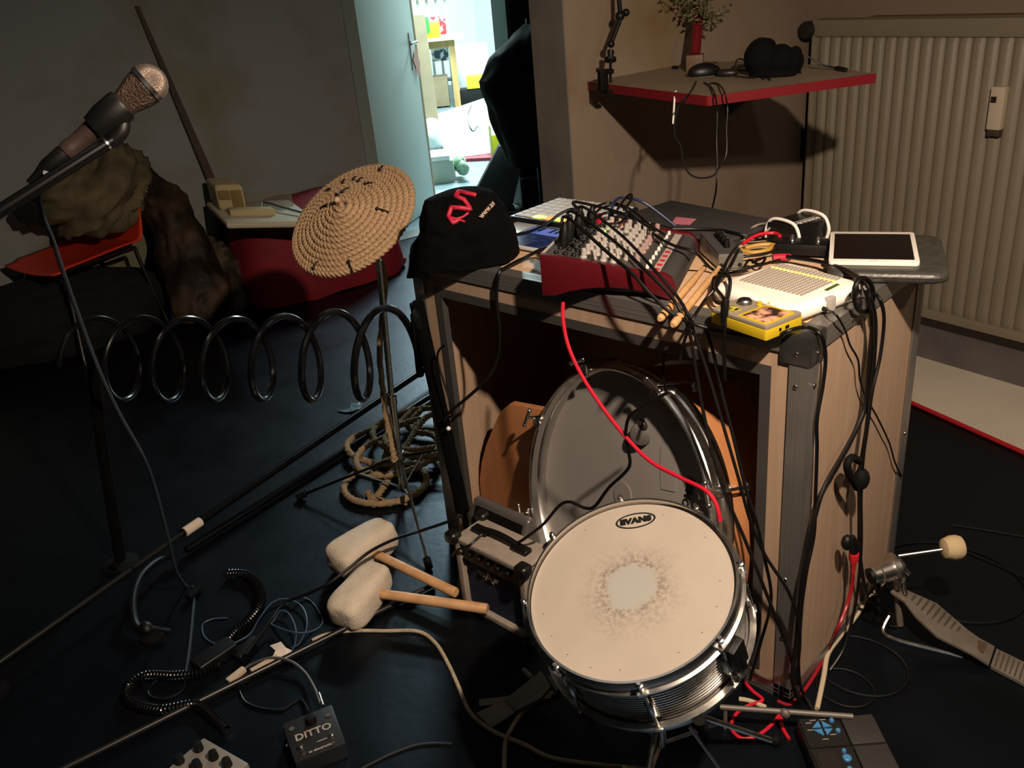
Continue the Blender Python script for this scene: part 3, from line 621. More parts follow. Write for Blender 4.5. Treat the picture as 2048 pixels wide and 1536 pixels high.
bx(-BW+.014, -.014, .004, BD-.014, .002, .014).build('base_panel', M_PLY, fc)
OX0, OX1, OZ0, OZ1 = -.978, -.072, .055, .777
bx(-BW+.014, OX0, .002, .014, .014, BH-.014).build('front_stile', M_PLY, fc)
bx(OX1, -.014, .002, .014, .014, BH-.014).build('front_stile', M_PLY, fc)
bx(OX0, OX1, .002, .014, OZ1, BH-.014).build('front_rail', M_PLY, fc)
bx(OX0, OX1, .002, .014, .014, OZ0).build('front_rail', M_PLY, fc)
M_TRIM = mat('dull_grey_trim', '5a5855', .5, .6)
tw = .022
bx(OX0, OX0+tw, .0, .018, OZ0, OZ1).build('opening_trim', M_TRIM, fc); bx(OX1-tw, OX1, .0, .018, OZ0, OZ1).build('opening_trim', M_TRIM, fc)
bx(OX0+tw, OX1-tw, .0, .018, OZ1-tw, OZ1).build('opening_trim', M_TRIM, fc)
# L-shaped aluminium edging with two fine grooves on every visible edge
AW, AT = .036, .0025
def angle(name, a, b, u, v):      # edge from a to b; flanges along u and v (pointing inwards), outer corner on the edge
    a, b, u, v = V(a), V(b), V(u), V(v); m_ = MB()
    w_ = AW
    pf = [a-u*AT-v*AT, a+u*w_-v*AT, a+u*w_, a, a+v*w_, a+v*w_-u*AT]
    m_.prism(pf, b-a)
    for s in (.35, .62):
        m_.prism([a+u*(w_*s)-v*AT, a+u*(w_*s+.002)-v*AT, a+u*(w_*s+.002)-v*(AT+.0004), a+u*(w_*s)-v*(AT+.0004)], b-a)
        m_.prism([a+v*(w_*s)-u*AT, a+v*(w_*s+.002)-u*AT, a+v*(w_*s+.002)-u*(AT+.0004), a+v*(w_*s)-u*(AT+.0004)], b-a)
    return m_.build(name, ALU, fc)
X0, X1, Y0, Y1, Z0, Z1 = -BW, 0, 0, BD, 0.0026, BH
angle('edge_angle', (X0, Y0, Z1), (X1, Y0, Z1), (0, 1, 0), (0, 0, -1)); angle('edge_angle', (X1, Y0, Z1), (X1, Y1, Z1), (-1, 0, 0), (0, 0, -1))
angle('edge_angle', (X0, Y0, Z1), (X0, Y1, Z1), (1, 0, 0), (0, 0, -1)); angle('edge_angle', (X0, Y1, Z1), (X1, Y1, Z1), (0, -1, 0), (0, 0, -1))
angle('edge_angle', (X1, Y0, Z0), (X1, Y0, Z1), (-1, 0, 0), (0, 1, 0)); angle('edge_angle', (X0, Y0, Z0), (X0, Y0, Z1), (1, 0, 0), (0, 1, 0))
angle('edge_angle', (X1, Y1, Z0), (X1, Y1, Z1), (-1, 0, 0), (0, -1, 0)); angle('edge_angle', (X0, Y1, Z0), (X0, Y1, Z1), (1, 0, 0), (0, -1, 0))
angle('edge_angle', (X0, Y0, Z0), (X1, Y0, Z0), (0, 1, 0), (0, 0, 1)); angle('edge_angle', (X1, Y0, Z0), (X1, Y1, Z0), (-1, 0, 0), (0, 0, 1))
M_CAP = mat('steel_corner_cap', '5b5b5a', .32, .85, '6d6d6c', 20)
for (cx_, cy_, sx_, sy_) in ((X1, Y0, 1, -1), (X0, Y0, -1, -1), (X1, Y1, 1, 1)):
    e = .005
    b = MB(); b.box((cx_-sx_*.0255, cy_+sy_*.0035, Z1-.0255), (.057, .003, .057)); b.box((cx_+sx_*.0035, cy_-sy_*.0255, Z1-.0255), (.003, .057, .057)); b.box((cx_-sx_*.0255, cy_-sy_*.0255, Z1+.0035), (.057, .057, .003))
    b.build('corner_cap', M_CAP, fc, .0012)
M_RIV = mat('bright_rivet', 'cfcac2', .2, 1.0)
rv = [((-.022, -.0055, BH-.033), (0, -1, 0)), ((.0055, .024, BH-.035), (1, 0, 0)), ((-.022, -.0035, BH-.098), (0, -1, 0)), ((.0035, .02, BH-.098), (1, 0, 0)), ((-.022, -.0035, .32), (0, -1, 0)), ((.0035, .02, .32), (1, 0, 0)), ((-.022, -.0035, .17), (0, -1, 0)),
      ((.0035, .17, BH-.022), (1, 0, 0)), ((-.018, .17, BH+.0035), (0, 0, 1)), ((.0035, BD-.02, .42), (1, 0, 0)), ((-.028, .028, BH+.0055), (0, 0, 1)), ((-.75, -.0035, BH-.018), (0, -1, 0)), ((-BW+.02, -.0035, .42), (0, -1, 0)), ((-BW+.02, -.0035, .2), (0, -1, 0))]
for p_, n_ in rv: MB().lathe(p_, n_, [(0, .0045), (.0012, .0042), (.0024, .002)], 10).build('rivet', M_RIV, fc)

# ================================================================= bass drum
def rim_frame(n):
    n = V(n).normalized(); r = V((-n.y, n.x, 0)).normalized(); u = n.cross(r); 
    if u.z < 0: u = -u
    return n, r, u
BC, BN, BRr = V((-.436, -.03, .360)), V((-.237, -.938, .254)).normalized(), .309
bn, br, bu = rim_frame(BN)
bd_ = thing('bass_drum', (BC.x, BC.y+.1, .015), 'chrome hooped bass drum with dark grey head inside the flight case', 'drum')
M_BHEAD = mat('smoky_grey_drum_head', '8b8581', .55, 0, '938d88', 4, lo=.3, hi=.7)
M_SHELLW = mat('orange_maple_shell', 'a86f45', .4, 0, 'b67c50', 6, (5, 5, 1), .3, .7)
MB().lathe(BC-bn*.042, bn, [(-.002, .0), (-.002, BRr-.004), (.0, BRr-.004), (0.0, 0.0)], 72, cap=False).build('batter_head', M_BHEAD, bd_)
MB().ring(BC, bn, [(.004, BRr+.003), (.006, BRr-.002), (.002, BRr-.006), (-.016, BRr-.005), (-.022, BRr-.009), (-.044, BRr-.009), (-.058, BRr-.006), (-.058, BRr+.006), (-.048, BRr+.010), (-.030, BRr+.010), (-.026, BRr+.006), (-.010, BRr+.006), (-.004, BRr+.009)], 96).build('chrome_hoop', CHROME, bd_)
MB().ring(BC, bn, [(-.052, BRr-.004), (-.052, BRr-.012), (-.25, BRr-.012), (-.25, BRr-.004)], 72).build('wood_shell', M_SHELLW, bd_)
MB().ring(BC, bn, [(-.235, BRr+.006), (-.235, BRr-.012), (-.275, BRr-.012), (-.275, BRr+.006)], 72).build('rear_hoop', CHROME, bd_)
for k in range(8):
    a = math.radians(22.5+45*k+6); d = br*math.cos(a)+bu*math.sin(a); tdir = -br*math.sin(a)+bu*math.cos(a); q = BC+d*(BRr+.012)
    b = MB(); M_ = Matrix((tdir, d, bn)).transposed(); b.box(q-bn*.012-d*.004, (.022, .012, .05), M_); b.box(q+bn*.012-d*.014, (.022, .028, .007), M_)
    lug = b.build('hoop_claw', CHROME, bd_, .003)
    MB().cyl(q+d*.010+bn*.03, q+d*.010-bn*.10, .0035).build('tension_rod', CHROME, lug)
    b = MB().cyl(q+d*.010+bn*.028+tdir*.022, q+d*.010+bn*.028-tdir*.022, .0045); b.ball(q+d*.010+bn*.028+tdir*.022, .006, 8, 6); b.ball(q+d*.010+bn*.028-tdir*.022, .006, 8, 6); b.build('wing_handle', CHROME, lug)
    MB().lathe(q-bn*.10-d*.012, d, [(0, .013), (.012, .012), (.02, .008), (.022, .002)], 12).build('lug_casing', CHROME, lug)
# hardware on the drum head
def onh(x, y, h=0.0): return PL(x, y, BC-bn*.042+bn*h, bn)
gt = [onh(1322, 892, .001), onh(1342, 888, .001), onh(1356, 935, .001), onh(1350, 984, .001), onh(1322, 978, .001), onh(1320, 930, .001)]
MB().prism(gt, bn*.0006).build('tape_patch', mat('grey_gaffer_tape', '8d8884', .6), bd_)
b = MB().lathe(onh(1246, 990, .0), bn, [(0, .03), (.002, .03), (.002, .0)], 24); b.build('round_patch', mat('pale_grey_patch', '857d77', .6), bd_)
remo_M = frame(onh(1376, 985, .0012), onh(1366, 1012)-onh(1380, 962), bn.cross(onh(1366, 1012)-onh(1380, 962)))
text_mesh('REMO', remo_M, .026, mat('black_print', '0b0a0a', .5), 'head_logo', bd_, .0002, bold=.0008)
MB().ball(onh(1283, 852, .006), (.016, .010, .016), 14, 8).build('contact_sensor', mat('dark_sensor', '2b2220', .35), bd_)
b = MB().cyl(onh(1283, 868, .0), onh(1283, 868, .012), .026, n=20); b.build('damper_disc', mat('dark_damper', '35302d', .5), bd_, .003)
# ------------------------------------------------ round-edged wooden panel left of the bass drum
wy = .115; pts_ = [PY(x, y, wy) for x, y in ((988, 850), (972, 890), (963, 925), (959, 960), (962, 1000))]
zlo = .016; xr_ = -.738; ctr = (pts_[3].x+.22)
prof_ = [V((pts_[4].x+.004, wy, zlo))]+[V((p.x, wy, p.z)) for p in pts_[::-1]]+[V((pts_[0].x+.03, wy, pts_[0].z+.05)), V((pts_[0].x+.07, wy, pts_[0].z+.085)), V((xr_, wy, pts_[0].z+.10)), V((xr_, wy, zlo))]
wd = thing('rounded_board', ((prof_[0]+prof_[-1])/2), 'orange wooden board with rounded edge beside the bass drum', 'board')
MB().prism(prof_, (0, .02, 0)).build('panel_board', M_SHELLW, wd, .002)
MB().box((-.82, wy+.03, .1), (.03, .03, .168)).build('panel_batten', M_SHELLW, wd)

# ================================================================= snare drum
SC_, SN, SR_ = V((-.117, -.389, .504)), V((.009, -.359, .933)).normalized(), .178
sn = SN; sr = (PL(1400, 1120, SC_, SN)-PL(1120, 1160, SC_, SN)).normalized(); su_ = sn.cross(sr); 
sd = thing('snare_drum', (SC_.x, SC_.y, .30), 'chrome snare drum with worn cream head in front of the case', 'drum')
mh = bpy.data.materials.new('worn_coated_head'); mh.use_nodes = True; nt = mh.node_tree; bs = nt.nodes['Principled BSDF']; bs.inputs['Roughness'].default_value = .65
tc = nt.nodes.new('ShaderNodeTexCoord'); cen = nt.nodes.new('ShaderNodeVectorMath'); cen.operation = 'DISTANCE'
wearc = PL(1262, 1176, SC_, SN)-V(WLOC[sd.name]); cen.inputs[1].default_value = wearc
nz = nt.nodes.new('ShaderNodeTexNoise'); nz.inputs['Scale'].default_value = 130; nz.inputs['Detail'].default_value = 6; nz.inputs['Roughness'].default_value = .75
nz2 = nt.nodes.new('ShaderNodeTexNoise'); nz2.inputs['Scale'].default_value = 28; nz2.inputs['Detail'].default_value = 3
for n_ in (nz, nz2): nt.links.new(tc.outputs['Object'], n_.inputs['Vector'])
nt.links.new(tc.outputs['Object'], cen.inputs[0])
mm = nt.nodes.new('ShaderNodeMath'); mm.operation = 'MULTIPLY_ADD'; mm.inputs[1].default_value = .042; nt.links.new(nz2.outputs['Fac'], mm.inputs[0]); nt.links.new(cen.outputs['Value'], mm.inputs[2])
# ring of stick wear: 0 outside, 1 where dirty
rr = nt.nodes.new('ShaderNodeValToRGB'); cr = rr.color_ramp; cr.elements[0].position = .062; cr.elements[0].color = (0, 0, 0, 1); cr.elements[1].position = .070; cr.elements[1].color = (1, 1, 1, 1)
e_ = cr.elements.new(.085); e_.color = (.45, .45, .45, 1); e_ = cr.elements.new(.125); e_.color = (.0, .0, .0, 1)
nt.links.new(mm.outputs[0], rr.inputs[0])
th = nt.nodes.new('ShaderNodeMapRange'); th.inputs[1].default_value = .42; th.inputs[2].default_value = .62; nt.links.new(nz.outputs['Fac'], th.inputs[0])
mu = nt.nodes.new('ShaderNodeMath'); mu.operation = 'MULTIPLY'; nt.links.new(rr.outputs[0], mu.inputs[0]); nt.links.new(th.outputs[0], mu.inputs[1])
cc_ = nt.nodes.new('ShaderNodeValToRGB'); cc_.color_ramp.elements[0].position = .064; cc_.color_ramp.elements[0].color = rgb('a19f97'); cc_.color_ramp.elements[1].position = .070; cc_.color_ramp.elements[1].color = rgb('aa9f92')
nt.links.new(mm.outputs[0], cc_.inputs[0])
mx = nt.nodes.new('ShaderNodeMix'); mx.data_type = 'RGBA'; nt.links.new(mu.outputs[0], mx.inputs['Factor']); nt.links.new(cc_.outputs[0], mx.inputs['A']); mx.inputs['B'].default_value = rgb('6b6256')
nz3 = nt.nodes.new('ShaderNodeTexNoise'); nz3.inputs['Scale'].default_value = 9; nt.links.new(tc.outputs['Object'], nz3.inputs['Vector'])
mx2 = nt.nodes.new('ShaderNodeMix'); mx2.data_type = 'RGBA'; mx2.blend_type = 'MULTIPLY'; mx2.inputs['Factor'].default_value = .25
nt.links.new(mx.outputs['Result'], mx2.inputs['A']); nt.links.new(nz3.outputs['Fac'], mx2.inputs['B']); nt.links.new(mx2.outputs['Result'], bs.inputs['Base Color'])
head = MB().lathe(SC_, sn, [(-.003, 0), (-.003, SR_+.002), (0, SR_), (.0, 0)], 96, cap=False).build('drum_head', mh, sd)
MB().ring(SC_, sn, [(.010, SR_+.0035), (.0125, SR_+.001), (.0125, SR_+.005), (.004, SR_+.0075), (-.010, SR_+.0075), (-.012, SR_+.013), (-.016, SR_+.013), (-.016, SR_+.003), (-.004, SR_+.003)], 96).build('top_hoop', CHROME, sd)
SDp = .140
prof = [(-.016, SR_-.004)]
for k in range(12):
    h = -.030-.0075*k; prof += [(h, SR_-.004), (h-.0018, SR_-.0015), (h-.0045, SR_-.0015), (h-.0062, SR_-.004)]
prof += [(-SDp+.008, SR_-.004)]
MB().lathe(SC_, sn, prof, 96, cap=False).build('ribbed_shell', CHROME, sd)
MB().lathe(SC_-sn*SDp, sn, [(.0, 0), (0, SR_), (.004, SR_), (.004, 0)], 64, cap=False).build('bottom_head', mat('clear_snare_side', '6f6b66', .3), sd)
MB().ring(SC_-sn*SDp, sn, [(-.010, SR_+.0035), (-.0125, SR_+.001), (-.0125, SR_+.006), (-.004, SR_+.0085), (.010, SR_+.0085), (.013, SR_+.014), (.017, SR_+.014), (.017, SR_+.003), (.004, SR_+.003)], 96).build('bottom_hoop', CHROME, sd)
def rimdir(x, y): d = PL(x, y, SC_, SN)-SC_; return d.normalized()
lugdirs = [rimdir(1283, 1385)]
a0 = math.atan2(lugdirs[0].dot(su_), lugdirs[0].dot(sr))
for k in range(8):
    a = a0+k*math.pi/4; d = sr*math.cos(a)+su_*math.sin(a); td = -sr*math.sin(a)+su_*math.cos(a); q = SC_+d*(SR_+.010)
    M_ = Matrix((td, d, sn)).transposed()
    lug = MB().lathe(q-sn*.095-d*.004, sn, [(0, .004), (.006, .0075), (.044, .0075), (.05, .004)], 12).build('tube_lug', CHROME, sd)
    MB().cyl(q+sn*.016, q-sn*.125, .0028, n=8).build('tension_rod', CHROME, lug)
    b = MB(); b.lathe(q+sn*.004, sn, [(0, .005), (.004, .006), (.009, .006), (.010, .0035), (.016, .0035)], 10); b.box(q-sn*.008+d*.0, (.016, .014, .006), M_); b.build('rod_head', CHROME, lug)
    b = MB(); b.box(q-sn*.128, (.016, .014, .008), M_); b.build('lower_claw', CHROME, lug, .002)
# strainer on the right
d = rimdir(1489, 1285); td = sn.cross(d); q = SC_+d*(SR_+.014); M_ = Matrix((td, d, sn)).transposed()
st_ = MB().box(q-sn*.055, (.034, .022, .06), M_).build('strainer_body', BLK, sd, .004)
MB().box(q-sn*.10, (.022, .018, .03), M_).build('strainer_plate', CHROME, st_, .003)
MB().cyl(q-sn*.03+d*.004, q-sn*.085+d*.012, .005).build('strainer_lever', BLK, st_)
# air badge on the left
d = rimdir(1050, 1190); q = SC_+d*(SR_); MB().lathe(q-sn*.05, d, [(0, .016), (.004, .016), (.004, .006), (.001, .004)], 20, cap=False).build('vent_badge', CHROME, sd)
# printed oval logo
lc = PL(1271, 1041, SC_+sn*.0006, SN); lxv = (PL(1311, 1034, SC_, SN)-PL(1231, 1048, SC_, SN)); lyv = sn.cross(lxv).normalized()
if lyv.dot(PL(1271, 1020, SC_, SN)-lc) < 0: lyv = -lyv
LM = frame(lc, lxv, lyv); LWd = lxv.length/2; LHt = LWd*.46
INK = mat('black_print', '0b0a0a')
b = MB(); n = 48; vs = []
for k in range(n):
    a = 2*math.pi*k/n; vs += [LM @ V((LWd*math.cos(a), LHt*math.sin(a), 0)), LM @ V(((LWd-.0035)*math.cos(a), (LHt-.0028)*math.sin(a), 0))]
b.add(vs, [(2*k, 2*((k+1) % n), 2*((k+1) % n)+1, 2*k+1) for k in range(n)]); b.build('logo_oval', INK, sd)
text_mesh('EVANS', LM, .0160, INK, 'logo_lettering', sd, .0001, bold=.0015, spacing=1.08, xs=1.12)
for (x, y) in ((1171, 1060), (1326, 1030), (1410, 1075), (1440, 1162), (1434, 1213), (1404, 1265), (1358, 1305), (1135, 1309), (1103, 1272), (1087, 1228), (1182, 1335), (1219, 1243), (1240, 1340)):
    MB().cyl(PL(x, y, SC_, SN)-sn*.0005, PL(x, y, SC_, SN)+sn*.0004, .0009, n=6).build('speck', INK, sd)
# ------------------------------------------------ snare stand
ss = thing('snare_stand', (SC_.x+.02, SC_.y+.05, 0.004), 'chrome tripod stand carrying the snare drum', 'stand')
bc = SC_-sn*(SDp+.03); base = V((bc.x+.0, bc.y+.02, 0.006))
MB().cyl(bc-sn*.02, base+UP*.06, .011).build('stand_tube', CHROME, ss); MB().ball(bc-sn*.02, .018, 12, 8).build('tilter', CHROME, ss)
for k in range(3):
    a = a0+.35+k*2*math.pi/3; d = sr*math.cos(a)+su_*math.sin(a); e = SC_-sn*(SDp+.005)+d*(SR_+.018)
    arm = MB().tube([bc-sn*.015, bc+d*.08-sn*.015, e-sn*.012, e+sn*.012], .006, 8).build('basket_arm', CHROME, ss)
    MB().tube([e-sn*.014, e+sn*.016], .011, 10).build('rubber_grip', RUB, arm)
for k in range(3):
    a = .9+k*2*math.pi/3; ft = base+V((math.cos(a)*.24, math.sin(a)*.24, .004)); tp = base+UP*.17
    lg_ = MB().tube([tp, tp+(ft-tp)*.5, ft], .006, 8).build('leg', CHROME, ss)
    MB().ball(ft+UP*.004, .012, 10, 6, None, -.7).build('rubber_foot', RUB, lg_)
    MB().cyl(base+UP*.06, tp+(ft-tp)*.5, .004).build('leg_brace', CHROME, ss)

# ================================================================= practice amp and small speaker
am = thing('practice_amp', (-.69, -.145, 0.004), 'small white practice amplifier with dark blue front beside the snare', 'amplifier')
AX0, AX1, AY0, AY1, AH = -.797, -.565, -.200, -.095, .222
M_TOLEX = mat('pale_tolex', '9a8e82', .6, 0, '8e8276', 30, bump=.15, bscale=150); M_BLUE = mat('navy_grille_cloth', '101c38', .85, bump=.3, bscale=200)
tk = .018
bx(AX0, AX1, AY0, AY1, AH-tk, AH).build('cabinet_top', M_TOLEX, am, .007, 3); bx(AX0, AX1, AY0, AY1, .004, .004+tk).build('cabinet_base', M_TOLEX, am, .005)
bx(AX0, AX0+tk, AY0, AY1, .006, AH-.003).build('cabinet_side', M_TOLEX, am, .005); bx(AX1-tk, AX1, AY0, AY1, .006, AH-.003).build('cabinet_side', M_TOLEX, am, .005)
bx(AX0+tk, AX1-tk, AY0+.016, AY1, .02, AH-tk).build('grille', M_BLUE, am); bx(AX0+tk, AX1-tk, AY0+.008, AY0+.02, AH-tk-.045, AH-tk).build('control_panel', mat('dark_maroon_panel', '2a1511', .45), am)
kn = None
for k in range(5): MB().cyl((AX0+.045+.032*k, AY0+.012, AH-tk-.022), (AX0+.045+.032*k, AY0-.001, AH-tk-.022), .009, .008, 14).build('control_knob', BLK, am)
for (x, y) in ((AX0, AY0), (AX1, AY0), (AX0, AY1), (AX1, AY1)):
    for z in (AH, .004): MB().box((x, y, z), (.036, .036, .032)).build('corner_guard', mat('black_corner_guard', '101010', .4), am, .012, 3) if z > .1 or y < -.15 else None
hx0, hx1, hy = AX0+.035, AX1-.04, (AY0+AY1)/2
b = MB(); b.box((hx0+.012, hy, AH+.007), (.05, .026, .014)); b.build('handle_mount', BLK, am, .006, 3); b = MB(); b.box((hx1-.012, hy, AH+.007), (.05, .026, .014)); b.build('handle_mount', BLK, am, .006, 3)
MB().tube(smooth([(hx0+.02, hy, AH+.013), (hx0+.06, hy, AH+.019), (hx1-.06, hy, AH+.019), (hx1-.02, hy, AH+.013)], 6), .0075, 10).build('handle_strap', RUB, am)
LG = mat('dull_silver_badge', '9a9484', .5, .2); ac = V((-.70, AY0+.0145, .130))
AM_ = frame(ac, (1, 0, 0), (0, 0, 1))
text_mesh('A', AM_, .042, LG, 'badge_letter', am, .001, bold=.0005)
for s in (-1, 1):
    for j in range(3): MB().box(ac+V((s*(.026-.001*j), 0, .008-.006*j)), (.028-.006*j, .002, .0025)).build('badge_wing', LG, am)
# grey small speaker behind
gq = P(947, 996, .25); gx0, gy0 = gq.x, gq.y
gs = thing('grey_speaker', (gx0+.09, gy0+.05, 0.004), 'little grey speaker with dark mesh behind the practice amp', 'speaker')
M_GS = mat('satin_grey_speaker', '777370', .35, .6)
GX1 = gx0+.19
b = MB(); q = [V((gx0-.005, gy0-.03, .02)), V((GX1, gy0-.03, .02)), V((GX1, gy0+.06, .02)), V((gx0-.005, gy0+.06, .02))]
q[0].y -= .07; q[1].y -= .07; b.hexa(q, [V((gx0, gy0, .252)), V((GX1, gy0, .252)), V((GX1, gy0+.02, .252)), V((gx0, gy0+.02, .252))]); b.build('speaker_body', M_GS, gs, .008, 3)
b = MB(); b.hexa([V((gx0+.010, gy0-.0905, .05)), V((GX1-.014, gy0-.0905, .05)), V((GX1-.014, gy0-.08, .05)), V((gx0+.010, gy0-.08, .05))], [V((gx0+.014, gy0-.0085, .238)), V((GX1-.014, gy0-.0085, .238)), V((GX1-.014, gy0+.004, .238)), V((gx0+.014, gy0+.004, .238))]); b.build('mesh_front', mat('dark_mesh', '060505', .8, spec=.15), gs)
for x_ in (gx0+.02, GX1-.02): MB().box((x_, gy0+.02, .012), (.02, .06, .018)).build('foot', RUB, gs)
# ================================================================= rope disc on its stand
M_ROPE = mat('tan_sisal_rope', 'b99a78', .85, 0, 'a38360', 120, lo=.3, hi=.7, bump=.4, bscale=220)
M_TIE = mat('black_string', '0b0a09', .6)
DN = V((.107, -.582, .806)).normalized(); DC = V((-1.343, .07, .893)); DC = PD(706, 439, DEP(DC)); DR = .192
dr = DN.orthogonal().normalized(); du = DN.cross(dr)
rd = thing('rope_disc', DC-UP*.05, 'coiled tan rope disc mounted like a cymbal on a stand', 'rope disc')
def cone(r): return .064*(1-(r/DR))**1.15
pts = []; turns = 11.3; r_in = .012; N_ = 1700
rope_r = (DR-r_in)/turns/2*1.08
a_ = 0.0; rcur = DR-rope_r
for k in range(290): pts.append(DC+(dr*math.cos(k/290*2*math.pi)+du*math.sin(k/290*2*math.pi))*rcur+DN*cone(rcur))
while rcur > r_in:
    pts.append(DC+(dr*math.cos(a_)+du*math.sin(a_))*rcur+DN*cone(rcur)); st = .0042/max(rcur, .012); a_ += st; rcur -= (2*rope_r/1.08)*st/(2*math.pi)
pts += [DC+DN*(cone(0)+.004), DC+DN*(cone(0)+.018)+dr*.003]
MB().tube(pts, rope_r, 12, twist=150).build('rope_spiral', M_ROPE, rd)
MB().ball(DC+DN*(cone(0)+.018), .008, 10, 8).build('end_knot', mat('pale_rope_end', 'c2a584', .8), rd)
def tie(x, y, x2, y2):
    a = PL(x, y, DC+DN*.02, DN); b = PL(x2, y2, DC+DN*.02, DN)
    def lift(p):
        r = ((p-DC)-DN*(p-DC).dot(DN)).length; q = p-DN*(p-DC).dot(DN); return q+DN*(cone(min(r, DR))+rope_r+.002)
    t_ = MB(); mid = lift((a+b)/2)+DN*.002; t_.tube(smooth([lift(a)-DN*.006, lift(a.lerp(b, .2)), mid, lift(b.lerp(a, .2)), lift(b)-DN*.006], 4), .0024, 6); t_.ball(lift(a.lerp(b, .15)), .005, 8, 6); return t_.build('string_tie', M_TIE, rd)
for t4 in ((758, 340, 764, 326), (757, 425, 782, 427), (670, 425, 647, 426), (735, 378, 752, 372), (722, 372, 728, 358), (711, 366, 714, 354), (688, 370, 690, 358), (655, 382, 664, 378), (690, 408, 682, 396), (695, 400, 708, 386), (622, 536, 636, 520), (695, 518, 701, 540)): tie(*t4)
stb = V((-1.343, .07, .004))
cs = thing('cymbal_stand', stb, 'thin chrome tripod cymbal stand under the rope disc', 'stand')
top = DC-DN*.012; pd_ = DEP(stb+UP*.5)
q1 = PL(757, 520, stb, FH); q2 = PL(784, 800, stb, FH); q3 = PL(799, 912, stb, FH); q4 = PL(806, 975, stb, FH)
MB().tube([top+DN*.06, top, top-DN*.02, q1+UP*.03, q1], .0055, 8).build('tilter_rod', CHROME, cs)
MB().cyl(q1, q2, .009, n=12).build('upper_tube', CHROME, cs); MB().cyl(q2, q4, .012, n=12).build('lower_tube', CHROME, cs)
MB().lathe(q2-(q1-q2).normalized()*.015, q1-q2, [(0, .015), (.03, .015), (.034, .010)], 12).build('tube_clamp', CHROME, cs)
wq = q2+_r*.02; MB().cyl(PL(778, 716, stb, FH), PL(776, 736, stb, FH), .003).build('wing_screw', CHROME, cs)
MB().lathe(q3-UP*.015, UP, [(0, .016), (.03, .016)], 12).build('leg_collar', CHROME, cs)
for ft in (P(858, 1138), P(603, 1000), P(905, 905)):
    e = ft+UP*.016; lg_ = MB().cyl(q3, e, .0045, n=8).build('leg', CHROME if ft.x > -1.2 else DARKM, cs)
    MB().tube([e+(q3-e).normalized()*.02, e-(q3-e).normalized()*.012], .011, 10).build('rubber_foot', RUB, lg_)
    MB().cyl(q4, q3.lerp(e, .42), .0035, n=8).build('leg_brace', CHROME, cs)
# rope from the disc down to the coil
hr = [DC-DN*.03, q1+_r*.004+FH*.03+UP*-.05, PL(760, 700, stb+FH*.03, FH), PL(768, 800, stb+FH*.02, FH), PL(783, 890, stb-FH*.03, FH), PL(789, 918, stb-FH*.05, FH)]
M_ROPE2 = mat('grey_tan_rope', '9a8062', .9, 0, '86704f', 90, bump=.4, bscale=220)
rc_pts = smooth(hr, 14)
loops = []
def loop(cx_, cy_, rx, ry, a0_, a1_, z0, rot=0.0, n=10):
    c = P(cx_, cy_); out = []
    for k in range(n):
        a = a0_+(a1_-a0_)*k/(n-1); x = rx*math.cos(a); y = ry*math.sin(a)
        out.append(c+V((math.cos(rot)*x-math.sin(rot)*y, math.sin(rot)*x+math.cos(rot)*y, z0)))
    return out
lp = loop(772, 975, .135, .12, 2.2, 8.2, .016, .5)+loop(800, 905, .19, .13, 2.0, 8.0, .03, .4)+loop(845, 880, .17, .15, 1.8, 8.2, .045, .6)+loop(800, 930, .13, .15, 2.5, 8.2, .05, .2)+loop(860, 905, .15, .13, 2.2, 8.4, .062, .3)+[P(760, 985, .016), P(735, 985, .014)]
rope_pts = smooth([hr[-1]]+lp, 9)
rp = thing('rope_coil', P(790, 950), 'loose tan rope coiled on the floor under the rope disc', 'rope')
MB().tube(rc_pts, .0085, 9, twist=150).build('hanging_rope', M_ROPE2, rp)
pr_ = [rope_pts[0]]
for p in rope_pts[1:]:
    d = (p-pr_[-1]).length; m_ = max(1, int(d/.006)); a = pr_[-1]
    for j in range(1, m_+1): pr_.append(a.lerp(p, j/m_))
MB().tube(pr_, .0105, 10, twist=130).build('coiled_rope', M_ROPE2, rp)
for k in range(5):
    a = P(735+9*k, 985+4*k, .012); MB().tube(smooth([P(735, 985, .014), a+V((.015, -.008, .01)), a+V((.03+.01*k, -.02+.012*k, -.004))], 4), .0035, 6).build('frayed_strand', M_ROPE2, rp)

# ================================================================= black coil between two posts
cA = P(176, 716, .585); cB = PY(812, 704, -.075)
ax_ = (cB-cA); axn = ax_.normalized(); ch_ = V((axn.y, -axn.x, 0)).normalized(); cv = axn.cross(ch_); cv = cv if cv.z > 0 else -cv
if ch_.dot(CAM-cA) < 0: ch_ = -ch_
CR = .112; hp_ = []; ntn = 6.62; ph0 = math.pi*.93
for k in range(360):
    t = k/359; a = ph0-2*math.pi*ntn*t      # angle: up = pi/2, camera side = pi
    sag = -.012*math.sin(math.pi*t)
    rr_ = CR*(1.0+.03*math.sin(9*t))
    hp_.append(cA+ax_*t+(-ch_*math.cos(a)+cv*math.sin(a))*rr_+UP*sag)
ci = thing('coil_instrument', ((cA+cB)/2)-UP*.12, 'long black spring-shaped tube coil stretched between two posts', 'coil')
M_COIL = mat('glossy_black_hose', '0a0a0b', .22, 0, coat=.3)
MB().tube(hp_, lambda t: .0075+.0022*t, 10).build('coil_tube', M_COIL, ci)
MB().tube(smooth([hp_[-1], PY(829, 630, -.06), PY(838, 655, -.05)], 5), .0105, 10).build('end_sleeve', RUB, ci)
lpst = thing('padded_post', P(245, 1135), 'dark padded post holding the left end of the coil', 'post')
pf_ = P(243, 1130, .004); ptop = PL(183, 712, cA, FH)
pf_ = V((pf_.x, pf_.y, .004))
MB().tube([pf_, PD(205, 900, (DEP(pf_)+DEP(ptop))/2+.02), ptop, ptop+UP*.03], .016, 12).build('padded_pole', mat('black_foam', '030303', .95, spec=.1), lpst)
